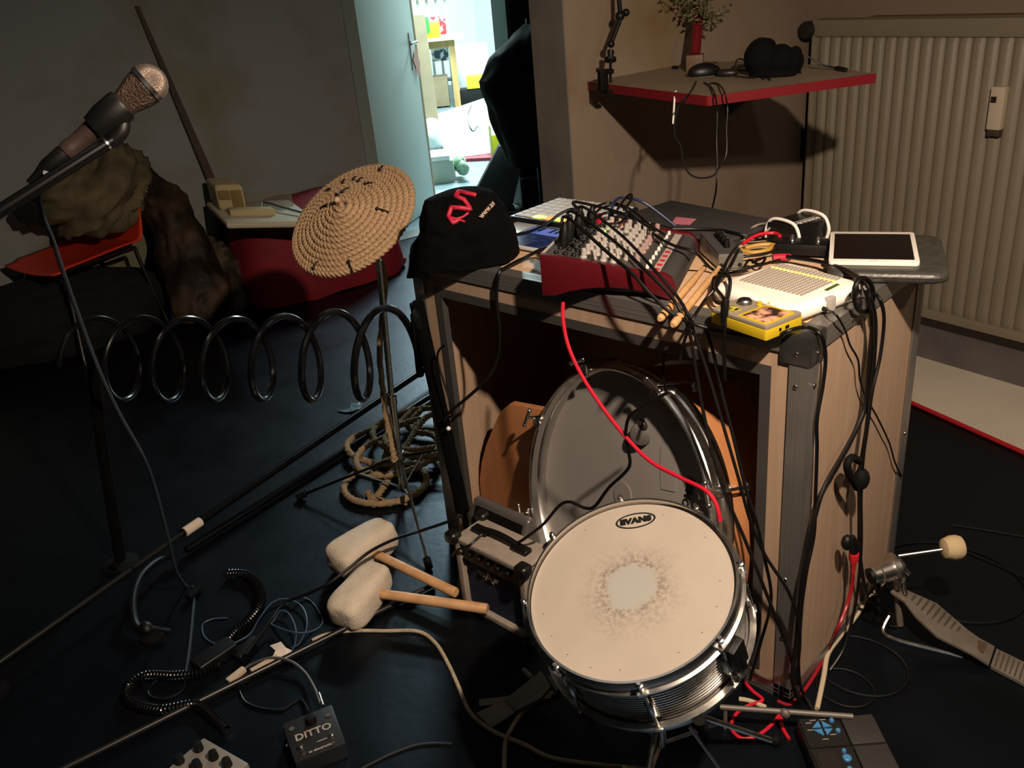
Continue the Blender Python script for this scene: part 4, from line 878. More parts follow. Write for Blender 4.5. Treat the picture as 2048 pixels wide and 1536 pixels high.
MB().lathe(pf_, UP, [(0, .05), (.008, .05), (.016, .02)], 20).build('post_foot', RUB, lpst)
rpst = thing('padded_post', PY(930, 1040, -.04), 'black padded post leaning on the flight case corner', 'post')
pa, pb_ = PY(833, 605, -.035), PY(926, 1022, -.045); pe = pb_+(pb_-pa).normalized()*.10; pe.z = .004 if pe.z < .1 else pe.z
pe = pb_+(pb_-pa)*(pb_.z-.004)/(pa.z-pb_.z)
MB().tube([pa, pa.lerp(pb_, .5), pb_], .0185, 12).build('foam_sleeve', mat('black_foam', ''), rpst)
MB().cyl(pa+(pa-pb_)*.01, pe, .009, n=10).build('inner_pole', DARKM, rpst)
wd_ = PY(897, 857, -.065); MB().ball(wd_, .006, 10, 6).build('white_stud', WHITE, rpst)
cable('post_lead', [PY(888, 690, -.06), PY(875, 720, -.065), PY(905, 820, -.068), PY(893, 835, -.07)], .003, CABLE, 'thin lead taped along the right padded post')

# ================================================================= felt mallets
M_FELT = mat('cream_fleece', 'c9baa6', .95, 0, 'd3c6b4', 25, bump=.35, bscale=220)
def mallet(e0, e1, w_, h_, g0, g1, label):
    t_ = thing('felt_mallet', ((e0+e1)/2)*1.0-UP*((e0+e1)/2).z, label, 'mallet', 'felt mallets on the floor')
    ax = (e1-e0); L = ax.length; ax.normalize(); s = UP.cross(ax).normalized(); u = ax.cross(s); c = (e0+e1)/2
    b = MB(); n = 32; m_ = 16; vs = []
    for i in range(m_+1):
        th_ = math.pi*i/m_
        for k in range(n):
            ph = 2*math.pi*k/n
            def se(v, p): return math.copysign(abs(v)**p, v)
            x = se(math.cos(th_), .45)*L/2; rad = se(math.sin(th_), .45); y = se(math.cos(ph), .55)*w_/2*rad; z = se(math.sin(ph), .55)*h_/2*rad
            vs.append(c+ax*x+s*y*(1-.25*x/L)+u*z)
    b.add(vs, [(i*n+k, i*n+(k+1) % n, (i+1)*n+(k+1) % n, (i+1)*n+k) for i in range(m_) for k in range(n)])
    b.build('fleece_head', M_FELT, t_, disp=.008, dscale=.03)
    d = (g1-g0).normalized(); MB().lathe(g0, d, [(0, .0125), ((g1-g0).length-.004, .0135), ((g1-g0).length, .0115)], 20).build('handle', WOODL, t_); return t_
mallet(P(668, 1132, .05), P(782, 1060, .055), .11, .10, P(735, 1100, .055), P(912, 1186, .05), 'upper felt mallet with its handle running under the amplifier')
mallet(P(680, 1240, .045), P(764, 1142, .06), .10, .095, P(730, 1183, .055), P(975, 1218, .055), 'lower felt mallet with its whole handle in view')

# ================================================================= microphone on boom
md = 1.13
def mp_(x, y, o=0): return PD(x, y, md+o)
mi = thing('microphone', mp_(215, 235), 'bronze handheld microphone with round grille on a black boom', 'microphone')
mA, mB_ = mp_(296, 168), mp_(132, 304, -.01); mdn = (mB_-mA).normalized()
M_GR = mat('bronze_wire_grille', '82736a', .4, .8, 'a39487', 700, lo=.42, hi=.58, bump=.45, bscale=700)
M_MB = mat('bronze_grey_mic_body', '4a3d38', .38, .5)
MB().ball(mA, (.0245, .0245, .0245), 24, 16).build('grille_ball', M_GR, mi)
MB().ring(mA, mdn, [(-.002, .0255), (.004, .0255), (.004, .022), (-.002, .022)], 32).build('grille_band', STEEL, mi)
MB().lathe(mA, mdn, [(.006, .0238), (.016, .0225), (.03, .0185), (.036, .0170)], 24).build('grille_neck', mat('bronze_mesh_lower', '5b4a40', .4, .8, bump=.8, bscale=400), mi)
ML = (mB_-mA).length
MB().lathe(mA, mdn, [(.036, .0172), (.045, .0165), (ML*.75, .0125), (ML*.9, .0112), (ML*.92, .0122), (ML, .0120)], 24).build('mic_body', M_MB, mi)
MB().lathe(mA+mdn*ML, mdn, [(0, .0105), (.004, .0115), (.03, .0105), (.045, .006), (.06, .004)], 16).build('plug', BLK, mi)
mc = thing('mic_boom', mp_(235, 270), 'black microphone boom arm entering at the left edge', 'mic stand')
cmid = mA+mdn*(ML*.42); 
MB().lathe(mA+mdn*(ML*.30), mdn, [(0, .0195), (.004, .021), (.03, .0205), (.048, .017)], 20).build('mic_clip', BLK, mc, smooth=.8)
MB().tube(smooth([cmid+_dn*.012, mp_(243, 240), mp_(243, 262), mp_(222, 284)], 6), lambda t: .0095, 12).build('clip_joint', BLK, mc)
bA, bB = mp_(230, 277), mp_(0, 422, -.06); bE = bB+(bB-bA)*.8
MB().cyl(bA, bE, .0082, n=14).build('boom_tube', DARKM, mc); q = bA.lerp(bB, .07); MB().cyl(q, q+(bB-bA).normalized()*.003, .0088, n=14).build('ring', CHROME, mc)
cp_ = [(92, 346), (80, 372), (78, 400), (88, 440), (105, 480), (130, 555), (160, 640), (200, 745), (240, 830), (285, 910), (310, 975), (335, 1070), (352, 1140), (372, 1172)]
d0, d1 = md-.02, DEP(P(380, 1176, .004)); n = len(cp_)
cable('mic_lead', [PD(x, y, d0+(d1-d0)*(i/(n-1))**1.3) for i, (x, y) in enumerate(cp_)]+[P(388, 1178, .006), P(385, 1230, .006), P(378, 1300, .006), P(372, 1340, .006)], .0038, mat('blue_grey_cable_jacket', '2a3238', .5), 'long blue grey lead falling from the microphone to the floor')
pl_ = P(388, 1190, .012); b = MB().cyl(P(398, 1176, .014), P(376, 1196, .014), .012, n=14); tag(b.build('cable_connector', mat('dark_connector', '1a1d1f', .3, .5)), 'dark cable connector where the microphone lead meets the floor', 'connector')

# ================================================================= stand tubes lying on the floor
lt = thing('lying_stand_tube', P(380, 1056), 'long black stand tube with white tape lying across the floor', 'stand')
lz = .065; a, m1, z1 = P(852, 737, lz), P(365, 1066, lz), P(-60, 1366, lz)
MB().cyl(a+(a-m1).normalized()*.25, m1, .0125, n=14).build('outer_tube', DARKM, lt); MB().cyl(m1, z1, .0075, n=12).build('inner_tube', STEEL if False else mat('dull_steel_tube', '3c3a38', .35, .8), lt)
MB().cyl(P(868, 788, .02), P(372, 1100, .02), .011, n=12).build('folded_tube', DARKM, lt)
d = (m1-a).normalized(); t0 = P(401, 1043, lz); MB().lathe(t0, d, [(0, .0135), (.001, .0148), (.06, .0150), (.061, .0135)], 20).build('white_tape', mat('white_cloth_tape', 'cfc0ac', .7), lt)
for s, q in ((1, a+(a-m1).normalized()*.2), (1, z1+(m1-z1).normalized()*.02)): MB().cyl(V((q.x, q.y, .006)), q, .010).build('prop', RUB, lt); MB().cyl(V((q.x, q.y, .004)), V((q.x, q.y, .012)), .05, n=20).build('base_disc', RUB, lt)
lt2 = thing('thin_floor_rod', P(409, 1402), 'thin dark steel rod lying along the floor cables', 'rod')
a2, b2 = P(868, 1168, .014), P(118, 1542, .014); MB().cyl(a2, b2, .0075, n=12).build('rod', mat('dull_steel_tube', ''), lt2)
for (x0, y0, x1, y1) in ((455, 1362, 488, 1336), (502, 1343, 556, 1312)):
    c0_, c1_ = P(x0, y0, .017), P(x1, y1, .017); dd2 = (c1_-c0_); sd_ = UP.cross(dd2).normalized()*.009
    MB().hexa([c0_-sd_-UP*.008, c1_-sd_-UP*.008, c1_+sd_-UP*.008, c0_+sd_-UP*.008], [c0_-sd_*.8+UP*.004, c1_-sd_*.8+UP*.004, c1_+sd_*.8+UP*.004, c0_+sd_*.8+UP*.004]).build('tape_wrap', mat('cream_tape', 'b9a78f', .7), lt2, .002)
q = [P(540, 1292, .012), P(562, 1284, .02), P(572, 1296, .024), P(584, 1302, .012), P(570, 1314, .012), P(546, 1313, .014), P(551, 1302, .02)]
tag(MB().prism(q, (0, 0, .0015)).build('paper_scrap', mat('white_paper', 'd8cdbf', .8)), 'torn white paper scrap lying on the floor cables', 'paper')
q = [P(675, 822, .006), P(700, 818, .006), P(703, 808, .012), P(724, 805, .012), P(722, 818, .010), P(704, 824, .008), P(690, 826, .006)]
tag(MB().prism(q, (0, 0, .003)).build('plastic_sachet', mat('clear_sachet_film', '8ea3b0', .2, bump=.6, bscale=60)), 'small clear plastic sachet on the dark floor', 'sachet')
# gooseneck near the coil post
gk = thing('gooseneck_arm', P(280, 1260), 'black bent gooseneck arm lying on the dark floor', 'arm')
MB().tube(smooth([P(345, 1108, .03), P(310, 1125, .05), P(280, 1155, .06), P(266, 1200, .05), P(270, 1245, .03), P(285, 1262, .025)], 6), .010, 10).build('neck', BLK, gk)
MB().ball(P(292, 1258, .025), (.022, .018, .02), 14, 8).build('swivel_head', BLK, gk); MB().cyl(P(288, 1252, .03), P(340, 1262, .02), .005).build('clip_rod', STEEL, gk)
MB().lathe(P(305, 1275, .004), UP, [(0, .03), (.008, .03), (.014, .018), (.016, .0)], 24).build('base_disc', RUB, gk)

# ================================================================= curly cord, loops and pedals on the floor
def curly(path, R_, pitch, r):
    s = smooth(path, 14); L = [0]
    for i in range(1, len(s)): L.append(L[-1]+(s[i]-s[i-1]).length)
    out = []; tot = L[-1]; st = pitch/10; dist = 0; j = 0
    while dist < tot:
        while j < len(L)-2 and L[j+1] < dist: j += 1
        t = (dist-L[j])/max(1e-9, L[j+1]-L[j]); p = s[j].lerp(s[j+1], t); tg = (s[j+1]-s[j]).normalized(); sd = tg.cross(UP).normalized(); up = sd.cross(tg); a = 2*math.pi*dist/pitch
        out.append(p+sd*math.cos(a)*R_+up*math.sin(a)*R_); dist += st
    return out
M_CURL = mat('glossy_black_cord', '0b0b0c', .25)
o = MB().tube(curly([P(452, 1148, .016), P(490, 1150, .016), P(515, 1172, .016), P(520, 1208, .018), P(498, 1240, .018), P(468, 1265, .018), P(450, 1292, .016), P(462, 1308, .016)], .0115, .0085, .0026), .0026, 6).build('curly_cord', M_CURL); tag(o, 'glossy black curly cord arching beside the blue lead', 'cord')
o = MB().tube(curly([P(440, 1330, .014), P(400, 1345, .014), P(350, 1352, .014), P(290, 1352, .014), P(255, 1375, .014), P(262, 1405, .014), P(320, 1420, .014), P(390, 1410, .014), P(430, 1440, .014), P(455, 1460, .014)], .0105, .0085, .0025), .0025, 6).build('curly_cord', M_CURL); tag(o, 'second black curly cord snaking through the floor cable heap', 'cord')
M_BLU = mat('slate_blue_cable', '33445a', .45)
cable('blue_lead', [P(582, 1296, .006), P(600, 1285, .006), P(614, 1250, .012), P(605, 1215, .014), P(575, 1198, .014), P(545, 1205, .012), P(520, 1235, .008), P(500, 1268, .006), P(470, 1285, .022), P(440, 1290, .006), P(410, 1275, .006), P(405, 1250, .006), P(425, 1238, .006), P(455, 1236, .006)], .0022, M_BLU, 'slate blue lead looped on the floor beside the mallets')
cable('blue_lead', [P(560, 1320, .006), P(585, 1300, .012), P(592, 1262, .018), P(578, 1228, .018), P(560, 1222, .016), P(548, 1240, .01), P(545, 1250, .006), P(590, 1265, .022), P(625, 1262, .006), P(645, 1245, .006), P(636, 1220, .006), P(615, 1198, .006), P(590, 1195, .018), P(570, 1210, .018)], .0022, M_BLU, 'second slate blue lead crossing the first in wide loops')
cable('dark_lead', [P(372, 1340, .01), P(330, 1350, .008), P(300, 1375, .006), P(300, 1392, .006), P(330, 1398, .006), P(365, 1380, .006), P(372, 1345, .012)], .003, CABLE, 'dark grey lead looped in the floor cable heap')
ps = thing('power_adapter', P(435, 1320), 'black power adapter lying in the floor cable heap', 'adapter')
def obox(b, p0, p1, w, z0, z1):
    d = (p1-p0); s = UP.cross(d).normalized()*w/2; q = [p0-s, p1-s, p1+s, p0+s]; q = [V((v.x, v.y, z0)) for v in q]; return b.hexa(q, [v+UP*(z1-z0) for v in q])
obox(MB(), P(395, 1350), P(470, 1300), .05, .005, .035).build('adapter_body', BLK, ps, .006, 3)
MB().tube(smooth([P(470, 1300, .02), P(500, 1285, .02), P(520, 1268, .02)], 5), .005, 8).build('strain_relief', RUB, ps)
tag(obox(MB(), P(478, 1330), P(512, 1288), .022, .005, .028).build('inline_switch', BLK, None, .006, 3), 'black inline switch lying beside the power adapter', 'switch')
cable('black_floor_lead', [P(490, 1310, .02), P(520, 1272, .02), P(545, 1235, .03), P(570, 1205, .05), P(610, 1190, .07), P(655, 1168, .10), P(700, 1135, .12), P(740, 1103, .13), P(790, 1078, .12), P(840, 1062, .10), P(900, 1042, .16), PY(925, 1030, -.07)], .0042, CABLE, 'black lead draped over the felt mallets towards the case')
cable('pedal_lead', [P(482, 1345, .006), P(500, 1330, .012), P(540, 1316, .022), P(580, 1322, .022), P(610, 1345, .02), P(630, 1378, .03), P(640, 1405, .035)], .0035, mat('grey_cable_jacket', '4a4744', .45), 'grey lead plugged into the square looper pedal')
MB_ = MB().cyl(P(638, 1388, .032), P(646, 1412, .034), .0048, n=12); tag(MB_.build('jack_plug', CHROME), 'shiny jack plug at the top of the looper pedal', 'plug')
cable('floor_lead', [P(476, 1350, .006), P(480, 1385, .006), P(500, 1410, .006), P(560, 1420, .006), P(600, 1400, .006), P(618, 1425, .02)], .003, CABLE, 'thin black lead running under the looper pedal')
cable('floor_lead', [P(720, 1540, .004), P(780, 1510, .004), P(840, 1490, .004), P(905, 1488, .004)], .004, CABLE, 'black lead crossing the floor right of the looper pedal')
# looper pedal
la, lb_, lc_, ld_ = P(563, 1448, .045), P(663, 1408, .045), P(692, 1486, .045), P(590, 1526, .045)
lo = thing('looper_pedal', (la+lc_)/2-UP*.041, 'small square dark looper pedal with white lettering', 'pedal')
M_PED = mat('dark_grey_pedal_paint', '1c1c1d', .45)
MB().prism([ld_, lc_, lb_, la], (0, 0, -.041)).build('pedal_body', M_PED, lo, .004)
pxv = (lc_-ld_).normalized(); pyv = (la-ld_); pyv = (pyv-pxv*pyv.dot(pxv)).normalized(); pc = (la+lb_+lc_+ld_)/4
PM = frame(pc+UP*.0008, pxv, pyv); pw, ph = (lc_-ld_).length, (la-ld_).length
TXT = mat('pale_pedal_print', '9c958c', .5)
text_mesh('DITTO', frame(PM @ V((0, .002, 0)), pxv, pyv), .026, TXT, 'lettering', lo, .0002, bold=.0006, xs=1.0)
text_mesh('tc electronic', frame(PM @ V((.004, -ph*.40, 0)), pxv, pyv), .0095, TXT, 'lettering', lo, .0002, bold=.0003)
MB().box(PM @ V((.012, -ph*.24, .0003)), (.022, .002, .0006), PM.to_3x3()).build('lettering_line', TXT, lo)
MB().lathe(PM @ V((.002, ph*.27, 0)), UP, [(0, .0125), (.004, .0125), (.016, .010), (.017, .0)], 20).build('knob', BLK, lo)
for s in (-1, 1):
    MB().lathe(PM @ V((s*.033, -ph*.28, 0)), UP, [(0, .007), (.003, .0055), (.01, .0055), (.013, .003)], 12).build('foot_switch', CHROME, lo)
    MB().lathe(PM @ V((s*.04, ph*.28, 0)), UP, [(0, .006), (.0008, .006)], 14).build('jack_symbol', mat('grey_print_dot', '4c4a48', .5), lo)
MB().cyl(PM @ V((-pw*.5, ph*.1, -.02)), PM @ V((-pw*.5-.006, ph*.1, -.02)), .006, n=12).build('jack_socket', STEEL, lo); MB().cyl(PM @ V((.03, ph*.5, -.018)), PM @ V((.03, ph*.5+.007, -.018)), .006, n=12).build('jack_socket', STEEL, lo)
# grey effect pedal at the bottom edge
ga, gb_ = P(407, 1474, .05), P(498, 1526, .05); gdx = (gb_-ga).normalized(); gdy = V((gdx.y, -gdx.x, 0)); 
if gdy.dot(CAM-ga) < 0: gdy = -gdy
gp = thing('grey_effect_pedal', ga-UP*.046+gdx*.06+gdy*.06, 'pale grey effect pedal with black knobs at the bottom edge', 'pedal')
g4 = [ga, gb_, gb_+gdy*.14, ga+gdy*.14]
MB().prism(g4, (0, 0, -.046)).build('pedal_body', mat('pale_grey_pedal', '8b857e', .4, .3), gp, .005)
for (x, y) in ((398, 1499), (428, 1516), (360, 1524), (455, 1531), (395, 1535)): MB().lathe(P(x, y, .05), UP, [(0, .0105), (.004, .0105), (.018, .0085), (.019, 0)], 18).build('knob', BLK, gp)
# white cords
M_WROPE = mat('off_white_cord', 'a3937c', .8, 0, 'b9a88f', 60, bump=.3, bscale=150)
cable('floor_cable', [P(624, 1281, .006), P(650, 1270, .006), P(700, 1262, .006), P(770, 1262, .006), P(835, 1263, .006), P(870, 1285, .006), P(895, 1325, .006), P(918, 1375, .006), P(940, 1425, .006), P(985, 1462, .006), P(1050, 1490, .007), P(1100, 1515, .006), P(1180, 1528, .006), P(1260, 1536, .006), P(1340, 1545, .006)], .0048, M_WROPE, 'long off white cord winding over the floor to the snare', 'cord')
cable('floor_cable', [P(1118, 1383, .012), P(1080, 1398, .006), P(1045, 1425, .006), P(1020, 1462, .016), P(1010, 1490, .006), P(1008, 1560, .006)], .0048, M_WROPE, 'short off white cord crossing the longer one beside the pedal plate', 'cord')
# second kick pedal plate left of the snare
kp = thing('foot_pedal', P(1040, 1390), 'dull grey foot pedal plate partly under the snare drum', 'pedal')
M_KP = mat('dull_dark_grey_alloy', '8a867f', .55, .2)
MB().prism([P(952, 1425, .012), P(982, 1455, .012), P(1030, 1424, .016), P(1014, 1396, .016)], (0, 0, -.008)).build('heel_plate', M_KP, kp, .002)
MB().prism([P(1010, 1398, .02), P(1032, 1422, .02), P(1082, 1395, .05), P(1102, 1372, .06), P(1082, 1340, .065), P(1058, 1360, .05)], (0, 0, -.012)).build('foot_board', M_KP, kp, .002)
MB().prism([P(1094, 1352, .07), P(1112, 1346, .07), P(1126, 1370, .07), P(1112, 1382, .07)], (0, 0, -.02)).build('toe_clamp', mat('lighter_grey_alloy', '6c6963', .5, .4), kp, .002)
MB().cyl(P(1064, 1356, .045), P(1048, 1340, .02), .006).build('side_post', M_KP, kp); MB().box(P(1030, 1400, .008), (.16, .02, .008), Matrix.Rotation(.8, 3, 'Z')).build('base_bar', M_KP, kp)
from mathutils import noise as mnoise
TZ = BH+.0035
# ================================================================= mixer
F0, F1 = V((-.557, -.069, TZ)), V((-.302, .038, TZ)); mu_ = (F1-F0).normalized(); mv = V((-mu_.y, mu_.x, 0)); MWd, MDp = .277, .300
mxr = thing('audio_mixer', F0+mu_*.14+mv*.14, 'red cheeked compact audio mixer covered in pale knobs', 'mixer')
M_MRED = mat('dark_red_mixer_cheek', '4a0811', .4, 0, '530a14', 6); M_MPAN = mat('charcoal_mixer_panel', '3f3d3c', .5); M_MLIP = mat('dark_grey_mixer_lip', '343231', .45)
def mzt(s): return TZ+.086-.040*s                    # top height along the slope
def mpt(s, t, h=0.0): return F0+mu_*(MWd*s)+mv*(MDp*t)+UP*(mzt(s)-TZ+h)
mnrm = mu_.cross(mv); mnrm = (mpt(1, 0)-mpt(0, 0)).cross(mpt(0, 1)-mpt(0, 0)).normalized()
def cheek(t0, t1):
    out = []
    for k in range(9): s = k/8*.93; out.append((s, mzt(s)+.004))
    out += [(.975, mzt(.95)-.004), (1.0, mzt(1)-.02), (1.0, TZ+.012), (.985, TZ+.002)]
    for k in range(9): s = .96-.86*k/8; out.append((s, TZ+.001+.022*math.sin(math.pi*k/8)**.8))
    out += [(.0, TZ+.001)]
    poly = [F0+mu_*(MWd*s)+mv*(MDp*t0)+UP*(z-TZ) for s, z in out]; return MB().prism(poly, mv*(MDp*(t1-t0)))
cheek(-.002, .055).build('side_cheek', M_MRED, mxr, .0025); cheek(.945, 1.002).build('side_cheek', M_MRED, mxr, .0025)
b = MB(); b.prism([F0+mu_*(MWd*s)+mv*(MDp*.055)+UP*(z-TZ) for s, z in ((0.005, TZ+.012), (.995, TZ+.008), (.995, mzt(1)-.02), (.97, mzt(.97)-.004), (.93, mzt(.93)), (.005, mzt(.005)))], mv*(MDp*.89)); b.build('mixer_body', M_MPAN, mxr)
b = MB(); b.prism([F0+mu_*(MWd*s)+mv*(MDp*.055)+UP*(z-TZ) for s, z in ((.88, mzt(.88)+.001), (.95, mzt(.95)-.002), (.985, mzt(.985)-.012), (1.0, mzt(1)-.02), (1.0, TZ+.02), (.94, TZ+.02))], mv*(MDp*.89)); b.build('front_lip', M_MLIP, mxr, .002)
MB().hexa([mpt(0.0, .056, -.002), mpt(.012, .056, -.002), mpt(.012, .944, -.002), mpt(0, .944, -.002)], [mpt(0.0, .056, .003), mpt(.012, .056, .003), mpt(.012, .944, .003), mpt(0, .944, .003)]).build('back_edge', mat('pale_edge', 'b3aaa2', .4), mxr)
MB().hexa([mpt(.82, .07, 0), mpt(.875, .07, 0), mpt(.875, .93, 0), mpt(.82, .93, 0)], [mpt(.82, .07, .0008), mpt(.875, .07, .0008), mpt(.875, .93, .0008), mpt(.82, .93, .0008)]).build('label_strip', mat('pale_label_strip', 'a59a90', .5), mxr)
for k in range(5): MB().hexa([mpt(.828, .09+.095*k, .0008), mpt(.866, .09+.095*k, .0008), mpt(.866, .135+.095*k, .0008), mpt(.828, .135+.095*k, .0008)], [mpt(.828, .09+.095*k, .0013), mpt(.866, .09+.095*k, .0013), mpt(.866, .135+.095*k, .0013), mpt(.828, .135+.095*k, .0013)]).build('red_print', mat('red_print_ink', 'b0283a', .5), mxr)
M_KN = mat('pale_grey_knob', 'aaa39c', .5); M_KN2 = mat('pinkish_knob', 'a08680', .5); M_KNB = mat('white_button', 'd8d2c8', .4)
protos = {}
def knob(s, t, kind):
    m_, r, h = {'k': (M_KN, .0066, .020), 'p': (M_KN2, .0066, .020), 'b': (M_KNB, .0036, .008), 'd': (BLK, .005, .006)}[kind]; p = mpt(s, t)
    if kind not in protos:
        o = MB().lathe(p, mnrm, [(0, r*1.12), (.003, r*1.12), (.0045, r*.92), (h-.001, r*.82), (h, r*.66)], 12).build({'k': 'knob', 'p': 'knob', 'b': 'push_button', 'd': 'jack_socket'}[kind], m_, mxr); protos[kind] = (o, p)
    else: o, p0 = protos[kind]; copy_part(o, mxr, p-p0)
for j in range(9):
    t = .115+.098*j
    for i in range(6):
        if random.random() < .04: continue
        knob(.30+.075*i, t, 'p' if i == 5 else 'k')
    knob(.775, t, 'b'); knob(.80, t+.03, 'd') if False else None
    knob(.09, t, 'd'); knob(.16, t, 'd'); knob(.225, t, 'd')
for t, colr, nm, em in ((.70, '66ff33', 'green_led', '55ff22'), (.84, 'ff3030', 'red_led', 'ff2018')):
    MB().ball(mpt(.30 if t < .8 else .36, t if t < .8 else .86, .004), .0035, 8, 6).build(nm, mat(nm, colr, .3, emit=em, est=14), mxr)
text_mesh('mix802', frame(mpt(.30, .60, .0012), mpt(.30, 1, 0)-mpt(.30, 0, 0) if False else mpt(1, .0)-mpt(0, .0), mv), .018, mat('pale_edge', ''), 'lettering', mxr, .0002, shear=.2)
# upright plugs in the jack row
for (s, t, h) in ((.10, .25, .050), (.10, .38, .055), (.13, .52, .052), (.10, .65, .05), (.16, .78, .045)):
    MB().lathe(mpt(s, t), mnrm, [(0, .006), (.004, .0105), (h*.75, .0105), (h*.9, .007), (h*1.1, .004)], 14).build('jack_plug', BLK, mxr)
MB().box(mpt(.2, .9, .012), (.012, .012, .024)).build('red_plug', mat('red_plug_plastic', 'b5203a', .4), mxr, .002)

# ================================================================= black cloth bag with logo
bg = thing('black_cloth_bag', (-.88, .05, TZ), 'black cloth bag with a red zigzag logo on the case corner', 'bag')
bpl = V((-.895, .045, 0))
rows_ = [(380, 905, 955), (384, 885, 972), (392, 858, 988), (405, 843, 998), (425, 838, 1008), (448, 843, 1017), (470, 839, 1023), (495, 834, 1030), (518, 831, 1035), (538, 834, 1033), (552, 842, 1022)]
n = 72; vs = []; dense = []
for (ra, rb) in zip(rows_[:-1], rows_[1:]):
    for j in range(4): dense.append(tuple(ra[q_]+(rb[q_]-ra[q_])*j/4 for q_ in range(3)))
dense.append(rows_[-1]); rows_ = dense
for i, (y, xl, xr) in enumerate(rows_):
    i = i/4
    a = PL(xl, y, bpl, FH); c_ = PL(xr, y, bpl, FH); c = (a+c_)/2; hw = (c_-a).length/2
    for k in range(n):
        an = 2*math.pi*k/n; ca_, sa = math.cos(an), math.sin(an)
        p = c+_r*(hw*math.copysign(abs(ca_)**.85, ca_))+FH*(.10*min(1, .35+i*.14)*math.copysign(abs(sa)**.85, sa))
        nn = mnoise.noise(p*8+V((3, 1, 0)))*.020+.012*(.3-abs(mnoise.noise(V((p.x*14, p.y*14, p.z*22)))))+.010*(.3-abs(mnoise.noise(p*27)))
        p = p+(p-c).normalized()*nn*(.5 if i < 2 else 1.0) ; p.z = max(p.z, TZ+.001); vs.append(p)
cb = MB(); cb.add(vs, [(i*n+k, i*n+(k+1) % n, (i+1)*n+(k+1) % n, (i+1)*n+k) for i in range(len(rows_)-1) for k in range(n)]+[tuple(range(n)), tuple(range((len(rows_)-1)*n, len(rows_)*n))])
M_BAGC = mat('matt_black_cotton', '040404', .95, bump=.5, bscale=22, spec=.1)
cloth = cb.build('bag_cloth', M_BAGC, bg, smooth=1.5)
q = [PL(840, 470, bpl, FH), PL(820, 497, bpl, FH), PL(817, 535, bpl, FH), PL(812, 558, bpl, FH), PL(826, 558, bpl, FH), PL(834, 540, bpl, FH), PL(846, 500, bpl, FH)]
MB().prism([p-_r*.0 for p in q], FH*.03).build('hanging_flap', M_BAGC, bg, .004)
bvh = BVHTree.FromPolygons([tuple(v) for v in cb.v], cb.f)
def hit(x, y, off=.001):
    d = ray(x, y).normalized(); h = bvh.ray_cast(CAM, d)
    if h[0] is None: return None, None
    nrm = h[1] if h[1].dot(d) < 0 else -h[1]; return h[0]+nrm*off, nrm
M_LOGO = mat('crimson_print', 'b01c38', .55)
def stroke(pts, r, nm):
    out = []
    for (x0, y0), (x1, y1) in zip(pts[:-1], pts[1:]):
        m_ = max(2, int(math.hypot(x1-x0, y1-y0)/2.5))
        for j in range(m_):
            h, _ = hit(x0+(x1-x0)*j/m_, y0+(y1-y0)*j/m_)
            if h is not None: out.append(h)
    h, _ = hit(*pts[-1])
    if h is not None: out.append(h)
    if len(out) > 3: MB().tube(out, r, 8).build(nm, M_LOGO, bg, smooth=1.0)
stroke([(952, 391), (917, 384), (911, 393), (927, 399), (934, 408), (941, 419), (920, 416), (903, 415), (897, 432), (906, 446), (915, 441)], .0056, 'logo_stroke')
stroke([(898, 434), (912, 438), (926, 434), (937, 426)], .003, 'logo_stroke'); stroke([(912, 443), (920, 440), (930, 444)], .003, 'logo_stroke')
h, nrm = hit(973, 421, .0015)
if h is not None:
    h2, _ = hit(984, 407); h3, _ = hit(960, 437); xd = (h2-h3); xd = xd-nrm*xd.dot(nrm)
    text_mesh('www.av', frame(h+nrm*.002, xd, nrm.cross(xd)), .019, mat('pale_bag_print', 'b09a8a', .6), 'web_lettering', bg, .0003, bold=.0005)

# ================================================================= pad controller
pc_ = thing('pad_controller', (-.885, .45, TZ), 'black pad controller with rows of pale square pads', 'controller')
PX0, PX1, PY0_, PY1_ = -1.02, -.745, .335, .545
MB().box(((PX0+PX1)/2, (PY0_+PY1_)/2, TZ+.009), (PX1-PX0, PY1_-PY0_, .018)).build('controller_body', mat('dark_controller_body', '17181a', .4), pc_, .003)
M_PADS = mat('pale_silicone_pad', 'd2d3d0', .5); M_LIT = mat('lit_amber_pad', 'ffb070', .4, emit='ff7a30', est=1.6); M_LITY = mat('lit_yellow_pad', 'f4ff9a', .4, emit='d8f060', est=1.2)
pp = None; nc, nr_ = 8, 7; cw, chh = (PX1-PX0-.014)/nc, (PY1_-PY0_-.014)/nr_
for r in range(nr_):
    for c in range(nc):
        x, y = PX0+.007+cw*(c+.5), PY0_+.007+chh*(r+.5)
        lit = {(0, 2): M_LITY, (0, 3): M_LIT, (0, 4): M_LITY, (0, 5): M_LIT}.get((r, c))
        if lit or pp is None or (r, c) == (0, 0):
            o = MB().box((x, y, TZ+.0195), (cw-.005, chh-.005, .004)).build('pad', lit or M_PADS, pc_, .0012)
            if not lit: pp = (o, x, y)
        else: copy_part(pp[0], pc_, (x-pp[1], y-pp[2], 0))
